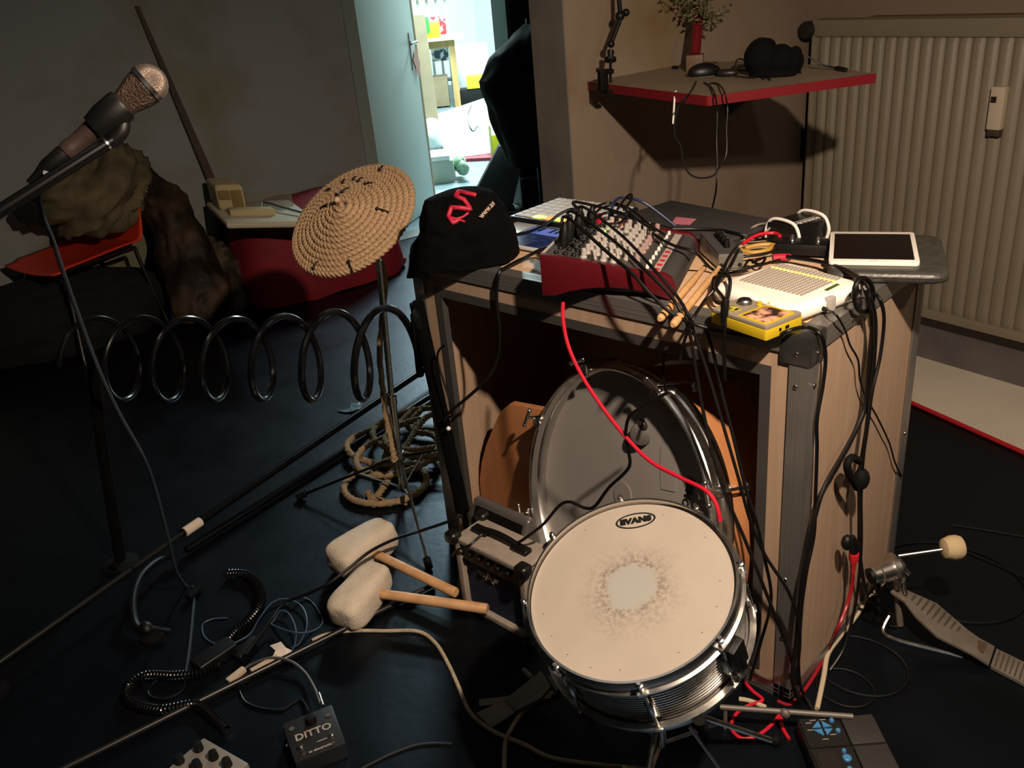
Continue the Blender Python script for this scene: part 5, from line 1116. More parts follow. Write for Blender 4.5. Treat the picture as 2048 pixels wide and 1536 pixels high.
# ================================================================= tablet with keyboard screen
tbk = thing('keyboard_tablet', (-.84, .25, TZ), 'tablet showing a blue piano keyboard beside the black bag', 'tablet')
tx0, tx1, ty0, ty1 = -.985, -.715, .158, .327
MB().box(((tx0+tx1)/2, (ty0+ty1)/2, TZ+.004), (tx1-tx0, ty1-ty0, .008)).build('tablet_body', mat('white_glass_painted_reflection', 'c8ccca', .12), tbk, .003, 3)
MB().box(((tx0+tx1)/2+.034, (ty0+ty1)/2, TZ+.0084), (tx1-tx0-.085, ty1-ty0-.016, .0008)).build('screen', mat('dark_blue_screen', '141a30', .1, emit='2a3560', est=.35), tbk)  # screen shortened: wide white left margin paints the store room's reflection on the glass
M_KW = mat('screen_white_key', '5a6aa8', .1, emit='5f74c8', est=.55); M_KB = mat('screen_black_key', '10152a', .1)
for k in range(9): MB().box((tx0+.09+.0185*k, ty1-.045, TZ+.009), (.017, .05, .0004)).build('white_key', M_KW, tbk)
for k in range(8):
    if k % 7 in (2, 6): continue
    MB().box((tx0+.099+.0185*k, ty1-.036, TZ+.0094), (.009, .03, .0004)).build('black_key', M_KB, tbk)
for k in range(7): MB().box((tx0+.095+.023*k, ty0+.05+.012*(k % 3), TZ+.009), (.014, .004, .0004)).build('slider_mark', mat('screen_slider', '33406e', .1, emit='3a4a86', est=.4), tbk)

# ================================================================= laptop, sticker
lap = thing('closed_laptop', (-.56, .48, TZ), 'closed dark grey laptop with a pink sticker behind the mixer', 'laptop')
lA = V((-.745, .405, TZ)); lu = V((.345, -.062, 0)).normalized(); lv = V((-lu.y, lu.x, 0))
b = MB(); q = [lA, lA+lu*.36, lA+lu*.36+lv*.235, lA+lv*.235]; b.hexa(q, [p+UP*.011 for p in q]); b.build('laptop_base', mat('dark_laptop_base', '2b2a2a', .5), lap, .004)
b = MB(); q = [p+UP*.0115 for p in q]; b.hexa(q, [p+UP*.009 for p in q]); b.build('laptop_lid', mat('dark_laptop_lid', '3a3938', .45), lap, .004)
q = [P(1342, 448, TZ+.0215), P(1352, 434, TZ+.0215), P(1393, 438, TZ+.0215), P(1380, 450, TZ+.0215)]; MB().prism(q, (0, 0, .0004)).build('pink_sticker', mat('pink_sticker_paper', 'b5506a', .6, 0, 'c98a96', 90, (1, 6, 1)), lap)
# ================================================================= silver knob box
sb2 = thing('silver_knob_box', V((-.33, .265, TZ)), 'small silver box with four black knobs beside the mixer', 'sound box')
sA, sB2 = P(1437, 538, TZ), P(1487, 536, TZ); sv_ = (P(1398, 472, TZ+.05)-P(1439, 508, TZ+.05)); sv_ = sv_.normalized()*.135
q = [sA, sB2, sB2+sv_, sA+sv_]; hgt = .032
M_SIL = mat('satin_silver_box', '8d8a85', .35, .6)
b = MB(); b.hexa(q, [q[0]+UP*hgt, q[1]+UP*hgt, q[2]+UP*(hgt+.012), q[3]+UP*(hgt+.012)]); b.build('box_shell', M_SIL, sb2, .0025)
MB().prism([q[0]+UP*(hgt+.0008)+sv_*.02, q[1]+UP*(hgt+.0008)+sv_*.02, q[2]+UP*(hgt+.0128)-sv_*.02, q[3]+UP*(hgt+.0128)-sv_*.02], (0, 0, .0008)).build('top_plate', mat('charcoal_mixer_panel', ''), sb2)
for k in range(4): c = (q[0].lerp(q[1], .55)).lerp(q[3].lerp(q[2], .55), .28+.14*k)+UP*(hgt+.006*(k+2)/3); MB().lathe(c, UP, [(0, .007), (.004, .007), (.018, .0055), (.0185, 0)], 14).build('knob', BLK, sb2)
for s in (.12, .85): c = q[0].lerp(q[1], s)+UP*.008; MB().ball(c, .0045, 8, 6).build('screw', BLK, sb2)
# ================================================================= DI box with white guards
dA, dB, dC2 = P(1588, 494, TZ), P(1640, 478, TZ), P(1550, 470, TZ)
dux = (dB-dA).normalized(); dvy = V((-dux.y, dux.x, 0)); DLn, DDp, DHt = .105, .085, .044
di = thing('interface_box', dA+dux*.05+dvy*.04, 'black interface box with white bail guards on the case top', 'interface')
b = MB(); q = [dA, dA+dux*DLn, dA+dux*DLn+dvy*DDp, dA+dvy*DDp]; b.hexa(q, [p+UP*DHt for p in q]); b.build('box_body', mat('satin_black_box', '131212', .35), di, .006)
def guard(s):
    o_ = dA+dux*s; pts = [o_-dvy*.004, o_-dvy*.008+UP*(DHt*.55), o_+dvy*.012+UP*(DHt+.006), o_+dvy*(DDp-.015)+UP*(DHt+.007), o_+dvy*(DDp+.006)+UP*(DHt*.6), o_+dvy*(DDp+.004)]
    return MB().tube(smooth(pts, 5), .0038, 8).build('bail_guard', WHITE, di)
guard(.006); guard(DLn-.004)
text_mesh('SONUUS', frame(dA+dux*(DLn*.60)+dvy*(DDp*.22)+UP*(DHt+.0008), -dux, -dvy), .017, mat('white_box_print', 'c9c4bc', .5), 'lettering', di, .0002, bold=.0006)
text_mesh('i2M', frame(dA+dux*(DLn*.17)+dvy*(DDp*.22)+UP*(DHt+.0008), -dux, -dvy), .012, mat('white_box_print', ''), 'lettering', di, .0002, bold=.0004)
MB().box(dA+dux*DLn*.5+dvy*DDp*.36+UP*(DHt+.0006), (.085, .0012, .0006), Matrix((dux, dvy, UP)).transposed()).build('print_line', mat('white_box_print', ''), di)
# black adapter block with chrome switch in front
eA = P(1548, 510, TZ); eB = P(1640, 514, TZ); eu = (eB-eA).normalized(); ev = V((-eu.y, eu.x, 0))
pk = thing('stomp_switch_box', eA+eu*.05, 'low black box with chrome switch before the interface box', 'switch box')
b = MB(); q = [eA, eA+eu*.11, eA+eu*.11+ev*.055, eA+ev*.055]; b.hexa(q, [p+UP*.026 for p in q]); b.build('box_body', BLK, pk, .005)
for s in (.3, .8): MB().lathe(eA+eu*(.11*s)+ev*.03+UP*.026, UP, [(0, .006), (.003, .0045), (.010, .0045), (.012, .002)], 12).build('chrome_switch', CHROME, pk)
for (x, y, s, lab) in ((1640, 487, 1, 'red plug between the interface box and white tablet'), (1646, 492, -1, 'lower red plug beside the white tablet'), (1562, 514, 0, 'bright pink red plug behind the white light pad')):
    c = P(x, y, TZ+.012); tag(MB().tube(smooth([c-_r*.018, c, c+_r*.02-UP*.003], 4), .006 if s else .0075, 10).build('banana_plug', mat('red_plug_plastic', '')), lab, 'plug')
# cable heap between silver box and interface box
M_YELC = mat('mustard_cable', 'b08a3c', .5)
cable('mustard_cable', [P(1480, 500, TZ+.01), P(1505, 505, TZ+.008), P(1535, 500, TZ+.01), P(1545, 490, TZ+.012), P(1520, 490, TZ+.012), P(1490, 496, TZ+.01)], .005, M_YELC, 'mustard yellow cable loop beside the silver knob box')
cable('pink_red_lead', [P(1485, 488, TZ+.02), P(1515, 470, TZ+.03), P(1548, 466, TZ+.03), P(1560, 472, TZ+.03)], .004, REDC, 'red lead curving to the interface box')
cable('pale_lead', [P(1488, 480, TZ+.01), P(1505, 455, TZ+.02), P(1530, 447, TZ+.03), P(1540, 455, TZ+.03), P(1525, 468, TZ+.02)], .0025, mat('pale_grey_lead', '8f8578', .5), 'pale grey lead looped behind the red lead')
for k, (pts, lab) in enumerate((([(1480, 482), (1510, 480), (1550, 478), (1575, 490)], 'black lead lying left of the interface box'), ([(1470, 515), (1500, 512), (1540, 505), (1560, 500)], 'black lead lying before the mustard cable'), ([(1505, 525), (1530, 515), (1520, 530), (1500, 520), (1490, 530)], 'thin tangled black lead behind the white light pad'), ([(1440, 540), (1480, 538), (1520, 530), (1560, 520)], 'thin black lead in front of the silver knob box'))):
    cable('tangled_lead', [P(x, y, TZ+.006+.004*k) for x, y in pts], .003, CABLE, lab)
# ================================================================= white light pad (16 x 16)
tn = thing('light_pad', P(1585, 575, TZ), 'white square light grid instrument glowing with orange row', 'light pad')
c4 = [P(*p, TZ+.032) for p in ((1439.5, 569.6), (1598.6, 626), (1725, 562.6), (1540.6, 516))]; tc4 = sum(c4, V())/4
tu = ((c4[1]-c4[0])+(c4[2]-c4[3])).normalized(); tvv = V((-tu.y, tu.x, 0)); hs = .100
def rrect(c, u, v, a, b_, r, n=6):
    out = []
    for (sx, sy, st) in ((1, 1, 0), (-1, 1, 90), (-1, -1, 180), (1, -1, 270)):
        for k in range(n+1): an = math.radians(st+90*k/n); out.append(c+u*(sx*(a-r)+r*math.cos(an))+v*(sy*(b_-r)+r*math.sin(an)))
    return out
tcz = V((tc4.x, tc4.y, TZ)); M_TEN = mat('glossy_white_shell', 'efe9dc', .25)
b = MB(); lay = [(.003, .010), (0, .004), (.0, .0), (.0, .0), (.0, .004), (.004, .010), (.010, .016)]; zz = [.0005, .004, .010, .022, .028, .0315, .0325]; loops_ = [rrect(tcz+UP*z, tu, tvv, hs+.004-ins[1], hs+.004-ins[1], .024) for z, ins in zip(zz, lay)]
m_ = len(loops_[0]); b.add([p for l in loops_ for p in l], [(i*m_+k, i*m_+(k+1) % m_, (i+1)*m_+(k+1) % m_, (i+1)*m_+k) for i in range(len(loops_)-1) for k in range(m_)]+[tuple(range(m_))[::-1], tuple(range((len(loops_)-1)*m_, len(loops_)*m_))]); b.build('white_shell', M_TEN, tn, smooth=1.0)
g = [P(1477, 561.5, TZ+.0325), P(1605, 593, TZ+.0325), P(1688, 556, TZ+.0325), P(1559, 527, TZ+.0325)]
bb1, bb2 = MB(), MB()
for i in range(16):
    for j in range(16):
        p = g[0].lerp(g[1], (i+.5)/16).lerp(g[3].lerp(g[2], (i+.5)/16), (j+.5)/16); tgt = bb2 if j == 12 else bb1
        tgt.lathe(p, UP, [(0, .0036), (.0016, .0036), (.0022, .0026)], 8)
o = bb1.build('button_grid', mat('pale_grey_button', '93897f', .4), tn); o['kind'] = 'stuff'
o = bb2.build('lit_button_row', mat('lit_orange_button', 'ffb870', .4, emit='ff8a2a', est=2.2), tn); o['kind'] = 'stuff'
q = [P(1648, 580, TZ+.0328), P(1655, 582, TZ+.0328), P(1680, 569, TZ+.0328), P(1673, 567.5, TZ+.0328)]; MB().prism(q, (0, 0, .0006)).build('display_window', mat('olive_display', '4e5426', .25), tn)
gp_ = P(1640, 600, TZ+.017); MB().box(tcz+tu*(hs*.1)+tu*.0+tvv*0+UP*.017+tu*(hs*.93), (.012, .022, .0285), Matrix((tu, tvv, UP)).transposed()).build('grip_patch', mat('grey_grip', 'a09a92', .6), tn, .004)
cable('light_pad_lead', [P(1632, 612, TZ+.014), P(1650, 618, TZ+.012), PX(1672, 630, .012), PX(1690, 660, .010), PX(1700, 690, .010), PX(1716, 720, .012), PX(1720, 760, .012), PX(1732, 795, .012), PX(1752, 830, .010), PX(1768, 862, .010), PX(1780, 890, .008), PX(1790, 925, .008), PX(1803, 952, .006)], .0021, CABLE, 'thin twisted lead plugged into the white light pad')
MB_ = MB().tube([P(1631, 612, TZ+.014), P(1641, 615, TZ+.014), P(1655, 620, TZ+.012)], lambda t: .0065-.003*t, 10); tag(MB_.build('lead_plug', BLK), 'black plug at the front corner of the white light pad', 'plug')
# ================================================================= yellow game handheld
y4 = [P(1425, 616, TZ+.028), P(1537, 655, TZ+.028), P(1602, 622, TZ+.028), P(1490, 590, TZ+.028)]; yc_ = sum(y4, V())/4
yu = ((y4[1]-y4[0])+(y4[2]-y4[3])).normalized(); yv = V((-yu.y, yu.x, 0)); ya, yb = .066, .048; ycz = V((yc_.x, yc_.y, TZ))
yd = thing('yellow_handheld', ycz, 'yellow handheld synth with small colour screen at the case edge', 'handheld')
M_YB = mat('bright_yellow_shell', 'bda21c', .4); M_YG = mat('warm_grey_plate', '867b6b', .45)
MB().prism(rrect(ycz+UP*.0005, yu, yv, ya, yb, .005, 3), (0, 0, .019)).build('yellow_base', M_YB, yd, .0015)
MB().prism(rrect(ycz+UP*.0195, yu, yv, ya-.001, yb-.001, .005, 3), (0, 0, .008)).build('top_plate', M_YG, yd, .0015)
def yp(a, c, h=.0275): return ycz+yu*a+yv*c+UP*h
MB().prism([yp(-.006, -.042), yp(.060, -.042), yp(.060, .030), yp(.054, .036), yp(.0, .036), yp(-.006, .030)], (0, 0, .0006)).build('screen_border', M_YB, yd)
MB().prism([yp(.0, -.036, .0281), yp(.055, -.036, .0281), yp(.055, .028, .0281), yp(.0, .028, .0281)], (0, 0, .0004)).build('screen', mat('colour_photo_screen', '2a1c18', .2, 0, 'd9a080', 38, lo=.42, hi=.58, emit='6a4a3c', est=.12), yd)
MB().lathe(yp(-.038, .012), UP, [(0, .0135), (.006, .0135), (.009, .011), (.0092, 0)], 20).build('dial', STEEL, yd)
for (a, c) in ((-.02, .032), (-.012, .022), (-.004, .041)): MB().lathe(yp(a, c), UP, [(0, .005), (.002, .005), (.003, .003)], 12).build('yellow_button', M_YB, yd)
MB().prism([yp(-.048, -.030), yp(-.022, -.030), yp(-.022, -.012), yp(-.048, -.012)], (0, 0, .0006)).build('label_patch', mat('lime_label', 'b8b028', .5, 0, '1c1a08', 160, lo=.5, hi=.55), yd)
for c in (-.012, .006): MB().box(yp(ya-.0006, c, .012), (.002, .006 if c < 0 else .010, .006), Matrix((yu, yv, UP)).transposed()).build('port', BLK, yd)
# ================================================================= white tablet on zip case
zc = thing('zip_case', (-.03, .42, TZ), 'dark padded zip case under the white tablet', 'case')
zu = V((.92, .39, 0)).normalized(); zv = V((-zu.y, zu.x, 0)); zcn = V((-.046, .437, TZ)); za, zb = .112, .135
M_ZIP = mat('dark_grey_padded_case', '34332f', .4, 0, '3f3e39', 40, bump=.15, bscale=120)
b = MB(); zz = [.0005, .004, .010, .0115, .0125, .018, .022, .0235]; ins = [.006, .001, 0, .004, .0, .001, .006, .014]
lps = [rrect(zcn+UP*z, zu, zv, za-i_, zb-i_, .03) for z, i_ in zip(zz, ins)]; m_ = len(lps[0])
b.add([p for l in lps for p in l], [(i*m_+k, i*m_+(k+1) % m_, (i+1)*m_+(k+1) % m_, (i+1)*m_+k) for i in range(len(lps)-1) for k in range(m_)]+[tuple(range(m_))[::-1], tuple(range((len(lps)-1)*m_, len(lps)*m_))]); b.build('case_shell', M_ZIP, zc, smooth=.9)
wt = thing('white_tablet', (-.08, .45, TZ+.024), 'white framed tablet with dark screen on the zip case', 'tablet')
i4 = [P(*p, TZ+.0315) for p in ((1645, 521.7), (1829, 526), (1838.6, 463.7), (1672.5, 463.7))]; ic = sum(i4, V())/4; iu = ((i4[1]-i4[0])+(i4[2]-i4[3])); iw = iu.length/4; iu.normalize(); iv = V((-iu.y, iu.x, 0)); il = ((i4[3]-i4[0])+(i4[2]-i4[1])).length/4
icz = V((ic.x, ic.y, TZ+.024))
MB().prism(rrect(icz, iu, iv, iw, il, .009), (0, 0, .0075)).build('tablet_body', mat('white_tablet_front', 'efeae0', .2), wt, .001)
MB().prism(rrect(icz+UP*.0075, iu, iv, iw-.009, il-.018, .001, 1), (0, 0, .0004)).build('dark_screen', mat('black_tablet_glass', '0d0909', .22), wt)
MB().ring(icz+UP*.0076-iv*(il-.009), UP, [(0, .0052), (.0003, .0052), (.0003, .0044), (0, .0044)], 20).build('home_button', mat('grey_ring_print', 'a59f96', .4), wt)
# ================================================================= drum sticks on the case top
M_STK = mat('hickory_stick', 'b98d5e', .45, 0, 'cb9e6c', 12, (1, 6, 1))
for a, c, lab in ((V((-.352, .240, TZ+.009)), V((-.257, -.082, TZ+.011)), 'left drumstick lying by the mixer with its butt overhanging'), (V((-.318, .235, TZ+.009)), V((-.220, -.095, TZ+.011)), 'right drumstick lying by the mixer with its butt overhanging')):
    d = (a-c).normalized(); Ls = (a-c).length
    tag(MB().lathe(c, d, [(0, .0045), (.003, .0068), (.010, .0078), (Ls*.7, .0074), (Ls*.93, .0048), (Ls*.96, .0042), (Ls*.98, .0058), (Ls, .003)], 16).build('drumstick', M_STK), lab, 'drumstick', 'drumsticks on the case')

# ================================================================= leads over the case
def cab(nm, pts, r, lab, m=CABLE): return cable(nm, pts, r, m, lab)
j1, j2, j3, j4 = [mpt(s, t, .052) for (s, t) in ((.10, .25), (.10, .38), (.13, .52), (.10, .65))]
cab('mixer_lead', [j1, j1+UP*.012+mu_*.015, P(1215, 505, TZ+.105), P(1262, 545, TZ+.085), P(1305, 592, TZ+.05), P(1348, 630, TZ+.02), PY(1400, 652, -.03), PY(1470, 668, -.015), PY(1540, 676, -.012), P(1575, 662, TZ+.012), P(1612, 654, TZ+.008), PX(1640, 668, .012), PX(1651, 710, .012), PX(1646, 770, .012), PX(1634, 840, .012), PX(1634, 900, .012), PX(1631, 990, .014), PX(1628, 1070, .014), PX(1612, 1150, .014), PX(1600, 1250, .014), PX(1598, 1350, .016), P(1612, 1400, .006), P(1640, 1420, .006)], .0035, 'thick black lead from mixer sweeping round the case corner')
cab('mixer_lead', [j2, j2+UP*.014+mu_*.015, P(1225, 480, TZ+.11), P(1285, 535, TZ+.085), P(1340, 590, TZ+.045), P(1362, 625, TZ+.018), PY(1378, 660, -.035), PY(1392, 740, -.04), PY(1410, 840, -.055), PY(1440, 960, -.075), PY(1490, 1080, -.08), PY(1530, 1180, -.08), PY(1565, 1270, -.07), P(1600, 1370, .05), P(1625, 1420, .006)], .0035, 'black lead from mixer dropping across the case opening')
cab('mixer_lead', [j3, j3+UP*.014+mu_*.018, P(1240, 468, TZ+.105), P(1300, 530, TZ+.085), P(1352, 590, TZ+.04), P(1375, 628, TZ+.015), PY(1388, 665, -.03), PY(1420, 760, -.035), PY(1452, 870, -.05), PY(1478, 960, -.06), PY(1500, 1040, -.06), PY(1530, 1110, -.05), PY(1580, 1190, -.04), PY(1600, 1270, -.03), P(1590, 1375, .02)], .0033, 'second black lead from mixer dropping past the bass drum')
cab('mixer_lead', [j4, j4+UP*.014, P(1260, 432, TZ+.085), P(1310, 470, TZ+.075), P(1345, 490, TZ+.065), P(1390, 505, TZ+.055), P(1420, 535, TZ+.01), P(1450, 548, TZ+.006), P(1500, 535, TZ+.006)], .0034, 'black lead from mixer running behind the drumsticks')
cab('short_lead', [P(1475, 492, TZ+.03), P(1455, 520, TZ+.06), P(1435, 570, TZ+.04), P(1410, 600, TZ+.02), P(1385, 640, TZ+.01), PY(1366, 690, -.02), PY(1360, 720, -.02)], .0032, 'thin black lead arching over the silver box and down')
cab('bag_lead', [P(1112, 492, TZ+.06), P(1085, 498, TZ+.03), P(1050, 515, TZ+.008), P(1012, 535, TZ+.006), PY(998, 548, -.008), PY(993, 600, -.010), PY(1000, 670, -.012), PY(992, 725, -.02), PY(972, 760, -.04), PY(935, 795, -.055), PY(900, 824, -.072), PY(888, 842, -.078)], .0042, 'black lead running from mixer past the bag to the padded post')
cab('pad_lead', [P(1022, 470, TZ+.03), P(1050, 466, TZ+.025), P(1090, 450, TZ+.03), P(1120, 428, TZ+.05), P(1145, 418, TZ+.06), P(1158, 424, TZ+.07), P(1163, 436, TZ+.08)], .004, 'black lead arching over the pad controller')
for k, pts in enumerate((((1175, 430), (1195, 412), (1225, 406), (1260, 418), (1300, 450), (1330, 470)), ((1185, 432), (1205, 415), (1240, 412), (1275, 440), (1310, 462)), ((1180, 440), (1215, 425), (1250, 432), (1240, 445), (1215, 448)), ((1235, 418), (1252, 395), (1262, 389), (1262, 400), (1248, 420)))):
    cab('plug_lead', [P(x, y, TZ+.085+.008*k) for x, y in pts], .003, ['upper black lead fanning from the mixer jacks', 'lower black lead fanning from the mixer jacks', 'black lead curling back over the mixer jacks', 'small upright black lead loop behind the mixer'][k])
cable('blue_usb_lead', [P(1220, 452, TZ+.07), P(1222, 425, TZ+.09), P(1230, 402, TZ+.10), P(1248, 395, TZ+.10), P(1285, 404, TZ+.09), P(1320, 428, TZ+.06), P(1350, 452, TZ+.03)], .0036, mat('blue_usb_jacket', '1f2a4c', .4), 'dark blue lead arching from mixer towards the laptop')
b = MB().cyl(P(1220, 455, TZ+.06), P(1223, 422, TZ+.09), .007, n=12); tag(b.build('blue_plug', mat('blue_usb_jacket', '')), 'dark blue plug standing up at the rear of the mixer', 'plug')
cab('laptop_lead', [P(1345, 458, TZ+.03), P(1390, 458, TZ+.026), P(1440, 460, TZ+.026), P(1480, 468, TZ+.026), P(1505, 472, TZ+.02)], .0032, 'black lead lying across the dark laptop')
# red lead from mixer to the snare
cable('red_lead', [PY(1126, 604, -.064), PY(1126, 640, -.075), PY(1136, 690, -.085), PY(1160, 745, -.10), PY(1200, 808, -.11), PY(1250, 872, -.12), PY(1300, 922, -.13), PY(1360, 955, -.14), PY(1410, 980, -.15), PY(1432, 1008, -.155), PY(1440, 1042, -.16)], .0042, REDC, 'bright red lead hanging from mixer down to the snare drum')
cab('bent_lead', [PY(1335, 785, -.10), PY(1300, 806, -.11), PY(1262, 830, -.12), PY(1252, 858, -.12), PY(1254, 890, -.12), PY(1260, 925, -.12), PY(1250, 945, -.12), PY(1218, 975, -.13), PY(1190, 1012, -.14), PY(1170, 1016, -.14), PY(1140, 1004, -.14), PY(1118, 1012, -.14), PY(1085, 1050, -.14), PY(1045, 1080, -.145), PY(1028, 1088, -.148)], .0036, 'stiff black lead zigzagging in front of the bass drum')
cab('amp_lead', [PY(985, 1062, -.15), PY(965, 1068, -.16), PY(940, 1090, -.20), PY(915, 1100, -.207), PY(905, 1112, -.20)], .0032, 'black lead wrapped round the amplifier handle')
cab('inner_lead', [PY(1330, 700, .06), PY(1326, 740, .06), PY(1332, 785, -.06)], .003, 'thin lead hanging inside the case above the bass drum')
cab('case_front_lead', [PY(1408, 650, -.02), PY(1425, 700, -.02), PY(1445, 790, -.03), PY(1468, 880, -.04), PY(1492, 980, -.05), PY(1512, 1040, -.05), PY(1530, 1120, -.045), PY(1542, 1200, -.04), PY(1520, 1290, -.06), PY(1500, 1360, -.05)], .0034, 'black lead hanging nearest the right side of the opening')

# ================================================================= bundle on the case side
sbn = []
def side(pts, x): return [PX(a, c, x) for a, c in pts]
cab('side_lead', [P(1560, 512, TZ+.012), P(1600, 517, TZ+.014), P(1650, 526, TZ+.018), P(1700, 545, TZ+.03)]+side([(1728, 574), (1742, 620), (1744, 660), (1739, 715), (1733, 800), (1719, 846), (1688, 905), (1650, 972), (1632, 1025), (1614, 1108), (1602, 1180), (1592, 1290), (1585, 1360)], .022)+[P(1600, 1405, .008)], .0046, 'thick black lead hanging down the case side to its front foot')
cab('side_lead', [P(1645, 530, TZ+.012), P(1690, 540, TZ+.02), P(1718, 556, TZ+.03)]+side([(1738, 588), (1750, 640), (1748, 715), (1740, 800), (1731, 873), (1722, 926), (1716, 955), (1719, 990), (1719, 1060), (1720, 1115), (1733, 1190), (1748, 1215)], .030)+[P(1760, 1235, .008)], .0044, 'thick black lead hanging straight to the kick pedal')
cab('side_lead', [P(1740, 580, TZ+.012)]+side([(1760, 600), (1768, 640), (1760, 714), (1745, 780), (1735, 850), (1727, 910), (1722, 990), (1722, 1100), (1712, 1200), (1690, 1290)], .036)+[P(1660, 1340, .006)], .0036, 'thinner black lead at the back of the side bundle')
lpx = [PX(1727+24*math.cos(a)*.8, 590+34*math.sin(a), .012+.012*(k/23)) for k, a in enumerate([2*math.pi*j/23 for j in range(24)])]
cable('tied_lead_loop', lpx, .0045, CABLE, 'small tied loop of black lead at the light pad corner')
kk = thing('knotted_lead_clip', PX(1716, 980, .035), 'black rubber cable clip hanging on the side bundle', 'clip')
MB().tube(smooth(side([(1718, 922), (1705, 915), (1695, 926), (1697, 945), (1706, 962), (1714, 975)], .036), 6), .008, 10).build('clip_hook', RUB, kk)
MB().ball(PX(1723, 958, .036), (.016, .018, .024), 14, 10).build('clip_knob', RUB, kk)
xl = thing('joined_connector', PX(1703, 1130, .03), 'black socket joined to a red plug on the case side', 'connector')
MB().lathe(PX(1708, 1100, .03), PX(1704, 1056, .03)-PX(1708, 1100, .03), [(0, .011), (.02, .012), (.03, .009), (.045, .005)], 14).build('socket_body', BLK, xl)
MB().ball(PX(1694, 1085, .03), (.012, .014, .018), 12, 8).build('spare_plug', BLK, xl)
MB().lathe(PX(1708, 1106, .03), PX(1706, 1150, .03)-PX(1708, 1106, .03), [(0, .0105), (.018, .0105), (.032, .0055), (.055, .0042)], 14).build('red_boot', mat('red_plug_boot', 'd3232c', .45), xl)
cable('red_side_lead', side([(1706, 1148), (1704, 1170), (1694, 1210), (1675, 1258)], .03)+[P(1655, 1300, .012), P(1632, 1345, .008), P(1605, 1385, .006), P(1580, 1408, .006), P(1555, 1402, .006)], .0042, mat('dark_red_cable_jacket', '8e1420', .4), 'dark red lead running down the case side and under it')
cable('red_floor_lead', [P(1490, 1365, .008), P(1505, 1382, .008), P(1525, 1400, .008), P(1500, 1410, .008), P(1475, 1425, .008), P(1462, 1450, .008), P(1470, 1468, .008), P(1490, 1478, .008), P(1520, 1468, .008), P(1548, 1445, .008), P(1560, 1430, .01), P(1565, 1455, .008), P(1578, 1478, .008)], .0040, REDC, 'red lead coiled on the floor right of the snare', 'lead')
cable('red_wall_lead', [e1-ed*.6+UP*.012, e1+UP*.012, e1.lerp(e2, .5)+UP*.012, e2+UP*.012, e2+ed*.6+UP*.012], .0075, mat('red_wall_cable', 'a01a1e', .45), 'long red lead along the edge of the black vinyl')
cable('white_side_cord', [P(1757, 1142, .10), P(1740, 1170, .06), P(1722, 1215, .02), P(1702, 1245, .01), P(1672, 1283, .008), P(1655, 1310, .008), P(1648, 1350, .008), P(1640, 1390, .008), P(1634, 1418, .008)], .0056, mat('cream_cord', 'b8a98f', .7), 'cream cord from the kick pedal along the case foot', 'cord')
cable('white_jack_lead', [P(1478, 1398, .006), P(1500, 1402, .006), P(1532, 1415, .006)], .0052, mat('cream_cord', ''), 'short cream cord end on the floor before the case', 'cord')
for k, (cx_, cy_, rx, lab) in enumerate(((1900, 1160, .17, 'large thin black lead ring on the floor behind the kick pedal'), (1720, 1330, .10, 'thin black lead ring on the floor before the kick pedal'), (1690, 1375, .06, 'small thin black lead ring near the floor effects board'))):
    c = P(cx_, cy_, .006); cable('floor_lead_ring', [c+V((rx*math.cos(a), rx*.9*math.sin(a), 0)) for a in [2*math.pi*j/20 for j in range(21)]], .0028, CABLE, lab)
cab('long_floor_lead', [P(1905, 1050, .006), P(1960, 1058, .006), P(2060, 1075, .006)], .003, 'black lead on the floor at the right edge'); cab('long_floor_lead', [P(1935, 1105, .006), P(1990, 1128, .006), P(2070, 1165, .006)], .003, 'black lead behind the white beater at the right edge')

# ================================================================= kick pedal
kd = thing('kick_pedal', P(1850, 1250), 'grey kick drum pedal with white felt beater beside the case', 'pedal')
M_AL = mat('cast_grey_alloy', '8a8177', .45, .5, '7a7167', 18)
tp = [(1780.6, 1182), (1796, 1172), (1820, 1182), (1874, 1206), (1937, 1260), (1960, 1276), (1990, 1292)]; bt = [(1978, 1328), (1942, 1305), (1874, 1271), (1833, 1234), (1807, 1200)]
def zf(x): return .105-(x-1780)/(1990-1780)*.085
MB().prism([P(x, y, zf(x)) for x, y in tp+bt], (0, 0, -.008)).build('foot_board', M_AL, kd, .002)
MB().prism([P(x, y, .016) for x, y in ((1993, 1296), (2070, 1334), (2058, 1372), (1981, 1331))], (0, 0, -.010)).build('heel_plate', M_AL, kd, .002)
for k in range(9):
    t = k/8; xa, ya = 1827+90*t, 1196+62*t; hw_ = 16*math.sin(math.pi*(.14+.74*t)); z_ = zf(xa)
    a, c = P(xa+hw_*.55, ya-hw_*.75, z_+.001), P(xa-hw_*.55, ya+hw_*.75, z_+.001); MB().cyl(a, c, .0022, n=6).build('grip_rib', mat('darker_rib_alloy', '5b544b', .5, .5), kd)
for k in range(7): t = k/6; a, c = P(2000+58*t, 1302+32*t, .017), P(1990+58*t, 1332+32*t, .017); MB().cyl(a, c, .0015, n=6).build('heel_rib', mat('darker_rib_alloy', ''), kd)
q = [P(x, y, zf(1960)+.0012) for x, y in ((1957, 1280), (1975, 1288), (1967, 1306), (1950, 1297))]; MB().prism(q, (0, 0, .0008)).build('badge', mat('dark_badge', '4a3a2c', .5), kd)
hb = P(1772, 1142, .165); hax = (P(1790, 1112, .19)-P(1755, 1165, .14)); hax = V((.55, .75, .12)).normalized()
MB().lathe(hb-hax*.035, hax, [(0, .017), (.004, .020), (.018, .020), (.02, .024), (.05, .024), (.052, .036), (.060, .036), (.062, .02), (.075, .018)], 28).build('cam_hub', CHROME, kd)
MB().lathe(hb-hax*.046, hax, [(0, .008), (.004, .018), (.012, .018)], 20).build('hub_cap', BLK, kd)
